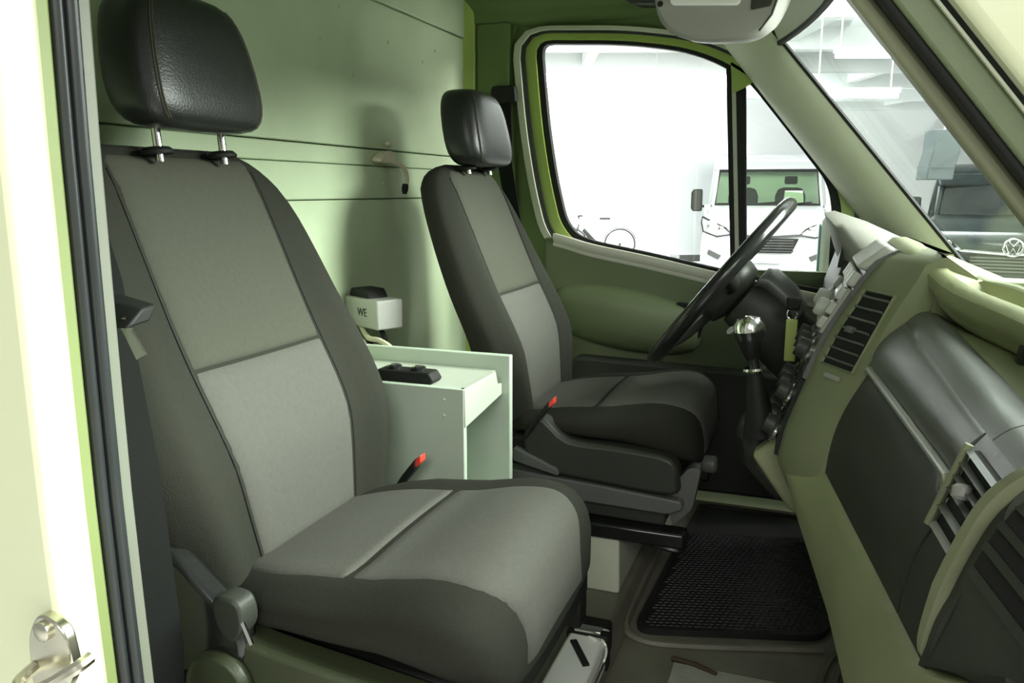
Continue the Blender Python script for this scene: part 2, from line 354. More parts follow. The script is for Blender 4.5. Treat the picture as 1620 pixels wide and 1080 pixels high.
# near side A pillar: bands from the glass outwards
def nband(dx0, dx1, y0, y1, w0=1.0):
    def pt(z, dx, y): return (0.885+(1.065-z)/1.26+dx, y, z+dx*0.35)
    return loft([[pt(z, dx0, y0), pt(z, dx1, y0), pt(z, dx1, y1), pt(z, dx0, y1)] for z in (1.5, 1.2, 1.0, 0.9, 0.8, 0.72)])
np_ = structroot('trim_2', 'windscreen pillar at the open passenger door, olive lining and dark seal', 'trim', (1.0, -0.74, 0.72))
obj('pillar_lining', nband(0.0, 0.0125, -0.715, -0.69), 'olive_plastic', np_, bevel=0.004)
obj('door_seal', nband(0.0115, 0.0185, -0.735, -0.70), 'black', np_, bevel=0.004)
obj('pillar_flange', nband(0.0175, 0.037, -0.738, -0.71), 'door_plastic', np_, bevel=0.003)
obj('flange_edge', nband(0.0365, 0.0385, -0.742, -0.72), 'pillar_plastic', np_)
obj('outer_gap', nband(0.0382, 0.043, -0.740, -0.72), 'black', np_)
obj('pillar_skin', nband(0.0425, 0.20, -0.762, -0.72), 'body_paint', np_, bevel=0.008)
obj('outer_seam', nband(0.092, 0.0932, -0.7632, -0.755), 'olive_plastic', np_)
# windscreen
ws = structroot('window_1', 'raked windscreen looking out into the bright hall', 'window', (1.0, 0, 0.72))
g = []
for i in range(9):
    t = i/8; g.append([(lerp(0.712, 1.245, t)+0.135*(1-(y/0.8)**2)*(1-0.3*t), y, lerp(1.362, 0.715, t)) for y in [lerp(-0.74, 0.80, k/10) for k in range(11)]])
obj('pane', sheet(g, (0.004, 0, 0.003)), 'windscreen_glass', ws, angle=80)
# ---- near side B pillar
bp = structroot('wall_right', 'pale green painted door pillar at the left edge of the picture', 'wall', (0.2, -0.88, 0))
def vband(name, x1, y0, y1, m, bev, x0=0.15, z0=-0.1, z1=1.6):
    def q(x, y, z): return (x+0.045*max(0, 0.68-z)**1.3+0.02*max(0, z-0.95), y, z)
    return obj(name, loft([[q(x0, y0, z), q(x1, y0, z), q(x1, y1, z), q(x0, y1, z)] for z in [lerp(z0, z1, k/16) for k in range(17)]]), m, bp, bevel=bev)
vband('pillar_skin', 0.279, -0.945, -0.902, 'body_paint', 0.008, -0.5)
vband('pillar_edge', 0.268, -0.9015, -0.884, 'edge_paint', 0.003)
vband('door_seal', 0.274, -0.8835, -0.874, 'rubber', 0.004)
vband('door_seal_lip', 0.279, -0.8735, -0.863, 'rubber', 0.004)
vband('pillar_trim', 0.272, -0.8625, -0.846, 'jamb_trim', 0.003)
SX = 0.047
sk = obj('door_striker', prism([(x+SX, z+0.022) for x, z in roundpoly([(0.205, 0.475), (0.235, 0.465), (0.257, 0.50), (0.25, 0.54), (0.222, 0.55), (0.207, 0.525)], 0.012)], 'xz', -0.955, -0.944), 'steel', bp, bevel=0.002, label='brass-coloured steel door striker')
obj('striker_bolt', lathe([(0.009, 0), (0.009, 0.004), (0.005, 0.006)], (0.228+SX, -0.955, 0.556), (0, -1, 0), 12), 'steel', sk)
obj('striker_loop', tube(smooth([(0.212+SX, -0.954, 0.519), (0.213+SX, -0.972, 0.514), (0.228+SX, -0.979, 0.512), (0.25+SX, -0.976, 0.522), (0.272+SX, -0.966, 0.536), (0.274+SX, -0.952, 0.539)], 4), 0.0055, 8), 'steel', sk)

# ================================================================== SEATS
def make_seat(name, cy, dx, label, inner, kind, kz, hz, hh, ws):
    ZK = lambda z: z+kz*max(0, z-0.45)
    t = thing(name, label, 'seat', (0.3+dx, cy, 0.06))
    Wt = [(z_, w_*ws) for z_, w_ in ((0.38, 0.20), (0.46, 0.22), (0.54, 0.246), (0.64, 0.256), (0.75, 0.248), (0.85, 0.234), (0.91, 0.215), (0.95, 0.185), (0.975, 0.145), (0.985, 0.11))]
    Tt = [(0.38, 0.11), (0.55, 0.12), (0.7, 0.11), (0.85, 0.10), (0.93, 0.095), (0.965, 0.075), (0.98, 0.045), (0.986, 0.012)]
    Pt = [(0.38, 0.035), (0.55, 0.045), (0.7, 0.04), (0.85, 0.02), (0.95, 0.006), (0.986, 0.0)]
    def front(z): return 0.115+0.42*(0.69-z)+0.010*math.exp(-((z-0.60)/0.09)**2)-0.05*max(0, (0.58-z)/0.2)**1.4
    def bolster(s): a = abs(s); return math.exp(-((a-0.80)/0.15)**2)
    def xs(z):   # mid plane
        return front(z)-interp(Tt, z)/2-(0.05-interp(Tt, z)/2)*(0.35 if z > 0.93 else 0)
    def fp(s, z, off=0.0):
        W, T = sinterp(Wt, z), interp(Tt, z); c = max(0.0, 1-s*s)
        return (dx+xs(z)+T/2*c**0.25+interp(Pt, z)*bolster(s)*c**0.3+off, cy+s*W, ZK(z))
    rings = []
    for i in range(27):
        z = lerp(0.38, 0.986, i/26) if i < 22 else [0.945, 0.958, 0.970, 0.980, 0.986][i-22]
        if 22 > i: z = lerp(0.38, 0.93, i/21)
        W, T = sinterp(Wt, z), interp(Tt, z)
        r = [fp(math.sin(-PI/2+PI*k/28), z) for k in range(29)]
        for k in range(1, 28):
            s = math.sin(PI/2-PI*k/28); r.append((dx+xs(z)-T/2*max(0, 1-s*s)**0.3, cy+s*W, ZK(z)))
        rings.append(r)
    back = obj('backrest', loft(rings), 'fabric_dark', t, angle=70)
    def patch(nm, z0, z1, sw, m):
        gr = []
        n, k2 = 16, 18
        for i in range(n+1):
            v = 0.5-0.5*math.cos(PI*i/n); z = lerp(z0, z1, v); row = []
            for k in range(k2+1):
                u = -math.cos(PI*k/k2); e = min(1, min((1-abs(u))*7, 2*min(v, 1-v)*13)); row.append(fp(u*sw(z), z, -0.003+0.008*e**0.5))
            gr.append(row)
        return obj(nm, sheet(gr, (-0.02, 0, 0)), m, back, angle=70)
    sw = lambda z: min(0.80, 0.146/sinterp(Wt, z)*sinterp([(0.40, 0.78), (0.52, 0.92), (0.62, 1.0), (0.85, 1.0), (0.99, 0.98)], z))
    patch('upper_insert', 0.6905, 0.974, sw, 'fabric_upper'); patch('lower_insert', 0.425, 0.6895, sw, 'fabric_lower')
    for sg in (-1, 1):
        obj('seam', tube([fp(sg*(sw(z)+0.010), z, 0.0005) for z in [lerp(0.43, 0.955, k/22) for k in range(23)]], 0.0016, 5), 'black', back)
    # headrest
    hw, hd = 0.124, 0.052
    hr = []
    for i in range(17):
        ph = -PI/2+PI*i/16; zz = math.copysign(abs(math.sin(ph))**0.68, math.sin(ph)); e = abs(math.cos(ph))**0.34
        wz = hw*(1-0.10*zz-0.05*(zz > 0)*zz); lean = -0.018*zz
        row = []
        for k in range(40):
            a = 2*PI*k/40; c, s_ = math.cos(a), math.sin(a)
            row.append((dx+0.004+lean+hd*e*math.copysign(abs(c)**0.62, c), cy+wz*e*math.copysign(abs(s_)**0.44, s_), hz+hh*zz))
        hr.append(row)
    h = obj('headrest', loft(hr), 'vinyl', t, angle=80)
    for sg in (-1, 1):
        for d_ in (0, 0.007):
            pth = []
            for i in range(3, 14):
                ph = -PI/2+PI*i/16; zz = math.copysign(abs(math.sin(ph))**0.68, math.sin(ph)); e = abs(math.cos(ph))**0.34
                wz = hw*(1-0.10*zz-0.05*(zz > 0)*zz); sy = 0.80+d_*4
                a = math.asin(sy**(1/0.44)); pth.append((dx+0.004-0.018*zz+hd*e*abs(math.cos(a))**0.62+0.0003, cy+sg*wz*e*sy, hz+hh*zz))
            obj('stitching', tube(pth, 0.0013, 5), 'thread', h)
    for sg in (-1, 1):
        y = cy+sg*0.066
        obj('headrest_pin', tube([(dx+0.012, y, ZK(0.965)), (dx+0.006, y, hz-hh+0.02)], 0.0062, 10), 'chrome', t)
        obj('pin_sleeve', lathe([(0.022, 0), (0.023, 0.004), (0.018, 0.009), (0.009, 0.010)], (dx+0.008, y, ZK(0.975)), (-0.1, 0, 1), 14), 'black', t)
    # cushion, lofted front to back
    Zt = [(0.16, 0.425), (0.26, 0.445), (0.40, 0.463), (0.48, 0.481), (0.535, 0.486), (0.57, 0.474), (0.59, 0.445), (0.598, 0.39)]
    Zb = [(0.16, 0.37), (0.3, 0.385), (0.45, 0.372), (0.56, 0.335), (0.59, 0.325), (0.598, 0.34)]
    Wc = [(0.16, 0.19), (0.25, 0.232), (0.45, 0.242), (0.53, 0.238), (0.565, 0.225), (0.588, 0.200), (0.598, 0.165)]
    XC = lambda x: x-(0.022 if kind == 'passenger' else 0.006)*max(0, x-0.35)/0.248
    def cp(s, x, off=0.0):
        W = sinterp(Wc, x); zt, zb = sinterp(Zt, x), interp(Zb, x); c = max(0, 1-s*s); fade = interp([(0.16, 0.3), (0.3, 1), (0.48, 0.9), (0.57, 0.3), (0.598, 0)], x)
        return (dx+XC(x), cy+s*W, (zt+zb)/2+(zt-zb)/2*c**0.28+0.012*bolster(s)*c**0.3*fade+off)
    rings = []
    for x in [0.16, 0.20, 0.25, 0.30, 0.35, 0.40, 0.44, 0.48, 0.51, 0.535, 0.555, 0.57, 0.58, 0.589, 0.594, 0.598]:
        W = sinterp(Wc, x); zt, zb = sinterp(Zt, x), interp(Zb, x)
        r = [cp(math.sin(-PI/2+PI*k/28), x) for k in range(29)]
        for k in range(1, 28):
            s = math.sin(PI/2-PI*k/28); r.append((dx+XC(x), cy+s*W, (zt+zb)/2-(zt-zb)/2*max(0, 1-s*s)**0.35))
        rings.append(r)
    cu = obj('cushion', loft(rings), 'fabric_dark', t, angle=70)
    def cpatch(nm, x0, x1, m):
        gr = []
        for i in range(25):
            v = i/24; x = lerp(x0, x1, 1-(1-v)**1.6) if x1 > 0.5 else lerp(x0, x1, 0.5-0.5*math.cos(PI*v)); row = []
            d = min(x-x0, 9 if x1 > 0.5 else x1-x)
            for k in range(19):
                u = -math.cos(PI*k/18); e = min(1, min((1-abs(u))*7, d/0.008)); hw0 = min(0.180, 0.76*sinterp(Wc, x)); p = cp(u*hw0*(1 if u < 0 else 0.84)/sinterp(Wc, x), x, 0)
                o = -0.003+0.008*e**0.5; fx = interp([(0.48, 0), (0.56, 0.6), (0.598, 1)], x); row.append((p[0]+o*fx, p[1], p[2]+o*(1-fx*0.5)))
            if x1 > 0.5 and i == 24: row = [(q[0]+0.003, q[1], q[2]-0.03) for q in row]
            gr.append(row)
        return obj(nm, sheet(gr, (-0.006, 0, -0.008)), m, cu, angle=70)
    cpatch('rear_insert', 0.175, 0.3545, 'fabric_lower'); cpatch('front_insert', 0.3555, 0.597, 'fabric_lower')
    # seat base
    fl_ = 1 if inner > 0 else -1            # side facing the middle of the cab
    if kind == 'passenger':
        s0, s1 = cy-0.262, cy-0.235
        obj('side_cover', prism(smooth([(0.225+dx, 0.405), (0.29+dx, 0.395), (0.45+dx, 0.378), (0.60+dx, 0.36), (0.62+dx, 0.33), (0.58+dx, 0.30), (0.25+dx, 0.30), (0.215+dx, 0.35)], 4, True), 'xz', s0, s1+0.02), 'seat_cover_plastic', t, bevel=0.008)
        obj('recliner_cover', prism(smooth([(0.10+dx, 0.50), (0.16+dx, 0.50), (0.215+dx, 0.46), (0.265+dx, 0.41), (0.25+dx, 0.36), (0.12+dx, 0.34), (0.07+dx, 0.42)], 4, True), 'xz', s0-0.005, s1), 'black_gloss', t, bevel=0.008)
        obj('hinge_cap', prism(smooth([(0.235+dx, 0.455), (0.268+dx, 0.455), (0.275+dx, 0.425), (0.258+dx, 0.402), (0.238+dx, 0.42)], 4, True), 'xz', s0-0.012, s0+0.02), 'dark_plastic', t, bevel=0.004)
        obj('hinge_spring', tube([(0.272+dx, s0-0.008, 0.432), (0.284+dx, s0-0.008, 0.405)], 0.0035, 6), 'chrome', t)
        obj('recliner_wheel', lathe([(0.045, 0), (0.047, 0.01), (0.042, 0.02), (0.0, 0.022)], (0.235+dx, s0, 0.34), (0, -1, 0), 24), 'seat_cover_plastic', t, bevel=0.002)
        obj('slide_rail', bx(0.1+dx, 0.56+dx, s1, s1+0.04, 0.24, 0.29), 'black', t, bevel=0.004)
        obj('slide_rail', bx(0.1+dx, 0.56+dx, cy+0.17, cy+0.21, 0.24, 0.29), 'black', t, bevel=0.004)
        obj('seat_box', prism(roundpoly([(0.0+dx, 0.06), (0.42+dx, 0.06), (0.50+dx, 0.26), (0.0+dx, 0.26)], 0.02), 'xz', cy-0.22, cy+0.22), 'black', t, bevel=0.006)
        obj('seat_pan', bx(0.17+dx, 0.56+dx, cy-0.22, cy+0.22, 0.28, 0.375), 'black', t, bevel=0.01)
    else:
        y0 = cy-0.262
        obj('side_cover', prism(smooth([(0.255+dx, 0.445), (0.32+dx, 0.40), (0.42+dx, 0.395), (0.52+dx, 0.388), (0.552+dx, 0.37), (0.558+dx, 0.335), (0.545+dx, 0.305), (0.40+dx, 0.312), (0.25+dx, 0.33), (0.22+dx, 0.39)], 4, True), 'xz', y0, y0+0.05), 'dark_plastic', t, bevel=0.012)
        obj('height_lever', prism(roundpoly([(0.20+dx, 0.375), (0.30+dx, 0.335), (0.305+dx, 0.322), (0.20+dx, 0.345)], 0.006), 'xz', y0-0.012, y0+0.01), 'grey_plastic', t, bevel=0.003)
        obj('side_rail_cover', prism(roundpoly([(0.12+dx, 0.322), (0.40+dx, 0.305), (0.565+dx, 0.293), (0.57+dx, 0.275), (0.54+dx, 0.26), (0.12+dx, 0.27)], 0.012), 'xz', y0+0.005, y0+0.05), 'grey_plastic', t, bevel=0.006)
        obj('suspension_cover', prism(roundpoly([(0.10+dx, 0.27), (0.53+dx, 0.262), (0.53+dx, 0.225), (0.10+dx, 0.235)], 0.008), 'xz', y0+0.025, cy+0.22), 'dark_plastic', t, bevel=0.005)
        obj('slide_rail', bx(0.08+dx, 0.575+dx, y0+0.0, y0+0.05, 0.188, 0.222), 'black_gloss', t, bevel=0.006)
        obj('slide_rail', bx(0.08+dx, 0.575+dx, cy+0.17, cy+0.22, 0.188, 0.222), 'black_gloss', t, bevel=0.006)
        obj('rail_handle', tube(smooth([(0.50+dx, y0+0.02, 0.185), (0.56+dx, y0+0.02, 0.178), (0.568+dx, y0+0.04, 0.18), (0.566+dx, y0+0.10, 0.18)], 4), 0.007, 8), 'black_gloss', t)
        obj('front_linkage', prism(roundpoly([(0.53+dx, 0.30), (0.575+dx, 0.36), (0.60+dx, 0.36), (0.585+dx, 0.27), (0.545+dx, 0.225)], 0.01), 'xz', y0+0.03, y0+0.07), 'grey_plastic', t, bevel=0.004)
        obj('front_knob', lathe([(0.016, 0), (0.020, 0.01), (0.020, 0.03), (0.014, 0.036)], (0.585+dx, cy-0.12, 0.335), (1, 0, 0), 12), 'grey_plastic', t)
        obj('seat_pan', bx(0.17+dx, 0.55+dx, cy-0.215, cy+0.22, 0.26, 0.385), 'black', t, bevel=0.01)
        obj('seat_box', prism(roundpoly([(-0.05, 0.06), (0.518, 0.06), (0.515, 0.185), (-0.05, 0.185)], 0.008), 'xz', cy-0.25, cy+0.26), 'seat_box_paint', t, bevel=0.004, label='pale painted seat box')
    # belt buckle on the inner side
    by = cy+fl_*0.262; bo, bz = (-0.03, -0.012) if kind == 'passenger' else (0.02, 0.015)
    bk = obj('belt_buckle', loft([[(x+dx+bo, by+sy*wy, z+bz+sz*0.010) for sy, sz in ((-1, -1), (1, -1), (1, 1), (-1, 1))] for x, z, wy in ((0.205, 0.385, 0.010), (0.232, 0.425, 0.012), (0.262, 0.462, 0.013))]), 'black', t, bevel=0.004)
    obj('release_button', loft([[(x+dx+bo, by+sy*0.0105, z+bz+sz*0.007) for sy, sz in ((-1, -1), (1, -1), (1, 1), (-1, 1))] for x, z in ((0.259, 0.459), (0.272, 0.472))]), 'red', bk, bevel=0.002, label='red belt release button')
    return t
make_seat('passenger_car_seat', -0.437, 0.0, 'large grey fabric passenger seat nearest the open door', 1, 'passenger', 0.0, 1.103, 0.094, 1.13)
ds = make_seat('driver_car_seat', 0.455, 0.08, 'grey fabric driver seat behind the steering wheel', -1, 'driver', 0.0, 1.072, 0.089, 0.96)

# ================================================================== DASHBOARD
da = thing('dashboard', 'olive and grey van dashboard with glove box and vents', 'dashboard', (1.1, 0, 0.4))
def tabv(tab, y): return (interp([(a, p[0]) for a, p in tab], y), interp([(a, p[1]) for a, p in tab], y))
# curves along Y (ascending Y)
GL = [(-0.87, (1.00, 0.612)), (-0.74, (0.976, 0.545)), (-0.5, (0.966, 0.497)), (-0.12, (0.907, 0.498))]
SL = [(-0.74, (1.018, 0.655)), (-0.5, (1.009, 0.645)), (-0.12, (0.958, 0.667))]
TL = [(-0.74, (1.036, 0.702)), (-0.5, (1.028, 0.704)), (-0.12, (1.000, 0.737))]
UL = [(-0.74, (1.085, 0.715)), (-0.5, (1.078, 0.717)), (-0.12, (1.045, 0.752))]
HL = [(-0.87, (0.975, 0.42)), (-0.74, (0.960, 0.39)), (-0.5, (0.935, 0.368)), (-0.3, (0.918, 0.358)), (-0.12, (0.872, 0.415)), (-0.02, (0.848, 0.455))]
def ys(a, b, n): return [lerp(a, b, k/n) for k in range(n+1)]
# glove box door (below the silver strip), upper lid, rounded top
def strip(name, A, B, y0, y1, bul, m, n=14, out=(0.03, 0, 0), par=da, rows=8, bevel=0):
    gr = []
    for y in ys(y0, y1, n):
        a, b = tabv(A, y), tabv(B, y)
        gr.append([(lerp(a[0], b[0], k/rows)+bul*math.sin(PI*k/rows), y, lerp(a[1], b[1], k/rows)) for k in range(rows+1)])
    return obj(name, sheet(gr, out), m, par, angle=60, bevel=bevel)
SL2 = [(y, (x+0.0, z-0.006)) for y, (x, z) in SL]; SL3 = [(y, (x, z+0.006)) for y, (x, z) in SL]
gb = strip('glove_box_door', GL, SL2, -0.585, -0.125, -0.012, 'dark_plastic', out=(0.04, 0, 0))
strip('silver_strip', [(y, (x-0.006, z-0.005)) for y, (x, z) in SL], [(y, (x-0.003, z+0.004)) for y, (x, z) in SL], -0.575, -0.13, -0.003, 'silver', out=(0.02, 0, 0), rows=4)
obj('glove_box_latch', bx(0.998, 1.012, -0.592, -0.565, 0.640, 0.658), 'olive_light', gb, bevel=0.004)
strip('upper_lid', SL3, TL, -0.575, -0.125, -0.010, 'grey_plastic', out=(0.05, 0, -0.01))
gr = []
for y in ys(-0.60, -0.125, 14):
    a, b = tabv(TL, y), tabv(UL, y); gr.append([(lerp(a[0], b[0], s)-0.002*math.sin(PI*s), y, lerp(a[1], b[1], s)+0.010*math.sin(PI*s)) for s in [k/6 for k in range(7)]])
obj('lid_top', sheet(gr, (0.01, 0, -0.03)), 'grey_plastic', da, angle=60)
# outer part of the panel around the passenger vent
strip('vent_surround', GL, SL2, -0.735, -0.59, -0.010, 'dark_plastic', out=(0.04, 0, 0))
strip('vent_surround_upper', SL3, TL, -0.735, -0.58, -0.006, 'grey_plastic', out=(0.05, 0, -0.01))
gr = []
for y in ys(-0.74, -0.603, 6):
    a, b = tabv(TL, y), tabv(UL, y); gr.append([(lerp(a[0], b[0], s)-0.002*math.sin(PI*s), y, lerp(a[1], b[1], s)+0.010*math.sin(PI*s)) for s in [k/6 for k in range(7)]])
obj('lid_top_outer', sheet(gr, (0.01, 0, -0.03)), 'grey_plastic', da, angle=60)
# passenger vent
def on_panel(y, t, o):
    """point on the face: t 0 bottom (glove line) .. 1 top (lid top), o outwards"""
    a, s, c = tabv(GL, y), tabv(SL, y), tabv(TL, y)
    p = (lerp(a[0], s[0], t/0.62), lerp(a[1], s[1], t/0.62)) if t < 0.62 else (lerp(s[0], c[0], (t-0.62)/0.38), lerp(s[1], c[1], (t-0.62)/0.38))
    return Vector((p[0]-0.93*o, y-0.1*o, p[1]+0.36*o))
v0, v1, yv0, yv1 = 0.46, 0.90, -0.700, -0.600
obj('vent_back', sheet([[on_panel(y, t, 0.009) for t in (v0, 0.55, 0.7, v1)] for y in ys(yv0, yv1, 3)], (0.01, 0, 0)), 'void', da)
pv = obj('vent_frame', tube([on_panel(yv1+0.003, t, 0.014) for t in (v0-0.02, 0.62, v1+0.02)], 0.0042, 8), 'olive_plastic', da)
for k in range(6):
    t = lerp(v0-0.01, v1-0.02, k/5)
    obj('slat', sheet([[on_panel(y, t, 0.016), on_panel(y, t+0.022, 0.010)] for y in ys(yv0, yv1, 3)], (0.003, 0, -0.004)), 'light_grey_plastic' if k == 0 else 'grey_plastic', pv)
kp = on_panel(-0.648, 0.70, 0.016)
obj('vent_thumb_wheel', lathe([(0.005, -0.007), (0.0085, -0.004), (0.0085, 0.004), (0.005, 0.007)], kp, (0.1, 0.35, 0.9), 12), 'light_grey_plastic', pv)
# olive edge trim curving up beside the vent, and the end panel with its own vent
ed = smooth([(0.978, 0.545), (0.983, 0.565), (0.997, 0.615), (1.010, 0.655), (1.024, 0.686), (1.046, 0.710), (1.08, 0.727), (1.12, 0.735)], 5)
obj('end_trim', sheet([[(x-0.010+0.008*q, -0.703-0.010*q, z), (x-0.016+0.010*q, -0.711-0.004*q, z+0.003), (x-0.012+0.008*q, -0.720, z+0.002)] for q, (x, z) in [(max(0, 1-i_/9), p_) for i_, p_ in enumerate(ed)]], (0.04, 0, -0.012)), 'olive_plastic', da, angle=60)
obj('end_panel', sheet([[(x-0.006+0.03*s, lerp(-0.722, -0.86, s), z-0.006-0.02*s+0.10*s*max(0, 1-i_/12)) for s in (0, 0.3, 0.6, 1)] for i_, (x, z) in enumerate(ed)], (0.05, 0, -0.02)), 'dark_plastic', da, angle=60)
EY0, EY1 = -0.745, -0.84
def epanel(i, s, o): x, z = ed[i]; return (x-0.006+0.03*s-0.8*o, lerp(EY0, EY1, s), z-0.006-0.02*s+0.5*o)
ev = obj('end_vent_back', sheet([[epanel(i, s, 0.002) for s in (0, 1)] for i in range(13, 27)], (0.006, 0, -0.004)), 'void', da)
for k in range(5):
    i = 13+3*k
    obj('slat', sheet([[epanel(i, s, 0.005), epanel(i+1, s, 0.003)] for s in (0, 0.5, 1)], (0.004, 0, -0.003)), 'dark_plastic', ev)
# knee panel below the glove box
G2 = [(y, (x-0.004, z-0.002)) for y, (x, z) in GL]+[(-0.02, (0.872, 0.492))]
strip('knee_panel', HL, G2, -0.87, -0.02, -0.012, 'olive_light', n=24, out=(0.04, 0, 0.01))
gr = [[(tabv(HL, y)[0]+0.002, y, tabv(HL, y)[1]+0.004), (tabv(HL, y)[0]+0.12, y, tabv(HL, y)[1]-0.03), (1.29, y, tabv(HL, y)[1]-0.02)] for y in ys(-0.76, -0.02, 16)]
obj('knee_panel_underside', sheet(gr, (0, 0, 0.015)), 'dark_plastic', da, angle=60)
# kick panel at the foot of the centre console
obj('console_foot', loft([[(0.848, 0.00, 0.46), (0.848, 0.14, 0.46), (1.2, 0.14, 0.46), (1.2, 0.0, 0.46)], [(0.875, 0.00, 0.36), (0.90, 0.14, 0.36), (1.2, 0.14, 0.36), (1.2, 0.0, 0.36)], [(0.99, -0.03, 0.12), (1.02, 0.14, 0.12), (1.25, 0.14, 0.12), (1.25, -0.03, 0.12)], [(1.05, -0.03, 0.0), (1.06, 0.14, 0.0), (1.28, 0.14, 0.0), (1.28, -0.03, 0.0)]]), 'olive_plastic', da, bevel=0.01)
# ---- centre stack
XF = [(0.40, 0.858), (0.45, 0.838), (0.50, 0.838), (0.60, 0.868), (0.70, 0.905), (0.76, 0.938), (0.80, 0.962), (0.825, 0.985), (0.838, 1.02)]
def flank(u, z, o=0.0):
    xa = sinterp(XF, z); d = interp([(0.45, 0.060), (0.6, 0.068), (0.8, 0.050), (0.838, 0.035)], z)
    return Vector((xa+d*u**1.3-0.85*o, -0.005-0.118*u-0.45*o, z+0.25*o))
zs_ = [0.462, 0.48, 0.52, 0.56, 0.60, 0.65, 0.70, 0.74, 0.77, 0.80, 0.82, 0.832, 0.838]
rings = []
for z in zs_:
    r = [tuple(flank(u, z)) for u in (1.0, 0.85, 0.7, 0.5, 0.3, 0.15, 0.05, 0.0)]
    xa = sinterp(XF, z); r += [(xa-0.004, 0.03, z), (xa-0.006, 0.12, z), (xa-0.004, 0.22, z), (xa+0.02, 0.29, z), (xa+0.1 if z < 0.8 else xa+0.02, 0.31, z), (interp([(0.76, 1.15), (0.838, 1.03)], z), 0.31, z), (interp([(0.76, 1.15), (0.838, 1.04)], z), -0.123, z)]
    rings.append(r)
cs = obj('centre_stack', loft(rings), 'olive_plastic', da, angle=50)
obj('stack_foot', loft([[(p[0]+0.004+0.0, p[1]*0.98, z) for p in rings[0]] for z in (0.462, 0.455)]+[[(p[0]+0.02, p[1]*0.95, 0.42) for p in rings[0]]]), 'olive_plastic', da, angle=50)
# vent on the flank
vb = obj('centre_vent', sheet([[flank(u, z, 0.001) for u in (0.22, 0.5, 0.86)] for z in ys(0.652, 0.772, 6)], (0.012, 0.004, 0)), 'void', da)
obj('vent_rim', tube([flank(u, z, 0.002) for u, z in ((0.22, 0.652), (0.86, 0.652), (0.86, 0.772), (0.22, 0.772))], 0.0035, 6, True), 'olive_plastic', vb)
for k in range(7):
    z = lerp(0.662, 0.762, k/6)
    obj('slat', sheet([[flank(u, z, 0.004), flank(u, z-0.004, -0.006)] for u in (0.24, 0.54, 0.84)], (0, 0, 0.003)), 'grey_plastic', vb)
obj('vent_slider', loft([[flank(0.5+a, 0.712+b, c) for a, b in ((-.06, -.005), (.06, -.005), (.06, .005), (-.06, .005))] for c in (0.0, 0.010)]), 'grey_plastic', vb, bevel=0.002)
obj('airbag_badge', sheet([[flank(u, z, 0.001) for u in (0.40, 0.70)] for z in (0.634, 0.641)], (-0.002, -0.001, 0)), 'light_grey_plastic', da)
# switch panel facing the driver's compartment, with its buttons
def face(y, z, o=0.0): return Vector((sinterp(XF, z)-0.006-0.9*o, y, z+0.42*o))
pn = obj('switch_panel', sheet([[face(y, z, 0.003) for y in ys(0.005, 0.24, 6)] for z in ys(0.615, 0.832, 12)], (0.012, 0, -0.004)), 'grey_plastic', da, angle=60)
def fbox(name, y0, y1, z0, z1, o, m, par, bev=0.003):
    return obj(name, loft([[face(y0, z0, q), face(y1, z0, q), face(y1, z1, q), face(y0, z1, q)] for q in (0.002, o)]), m, par, bevel=bev)
fbox('storage_flap', 0.012, 0.225, 0.795, 0.832, 0.020, 'pale_grey_plastic', pn, 0.006)
for k in range(4):
    fbox('button', 0.012+0.054*k, 0.060+0.054*k, 0.768, 0.790, 0.017, 'pale_grey_plastic', pn)
fbox('radio_body', 0.010, 0.230, 0.690, 0.765, 0.010, 'light_grey_plastic', pn)
fbox('radio_display', 0.065, 0.180, 0.728, 0.758, 0.012, 'black_gloss', pn, 0.001)
for k in range(3):
    fbox('button', 0.014, 0.042, 0.696+0.024*k, 0.715+0.024*k, 0.019, 'pale_grey_plastic', pn)
    fbox('button', 0.198, 0.226, 0.696+0.024*k, 0.715+0.024*k, 0.019, 'pale_grey_plastic', pn)
for k in range(4): fbox('button', 0.055+0.034*k, 0.082+0.034*k, 0.698, 0.716, 0.019, 'pale_grey_plastic', pn)
for y in (0.048, 0.188):
    c = face(y, 0.722, 0.010); obj('radio_knob', lathe([(0.017, 0), (0.016, 0.020), (0.013, 0.024), (0.001, 0.024)], c, (-0.9, 0, 0.42), 18), 'pale_grey_plastic', pn)
obj('heater_panel', sheet([[face(y, z, 0.003) for y in ys(0.010, 0.24, 6)] for z in ys(0.475, 0.612, 8)], (0.012, 0, -0.004)), 'black', da, angle=60)
hp = bpy.data.objects['heater_panel']
for z in (0.652, 0.575, 0.512):
    for y in (0.045, 0.12, 0.195):
        c = face(y, z, 0.004); kb = obj('heater_knob', lathe([(0.024, 0), (0.024, 0.006), (0.019, 0.010), (0.017, 0.026), (0.001, 0.027)], c, (-0.9, 0, 0.42), 20), 'dark_plastic', hp)
        obj('knob_ring', lathe([(0.026, 0.0), (0.027, 0.006), (0.0215, 0.008), (0.0215, 0.0)], c, (-0.9, 0, 0.42), 20), 'chrome', kb)
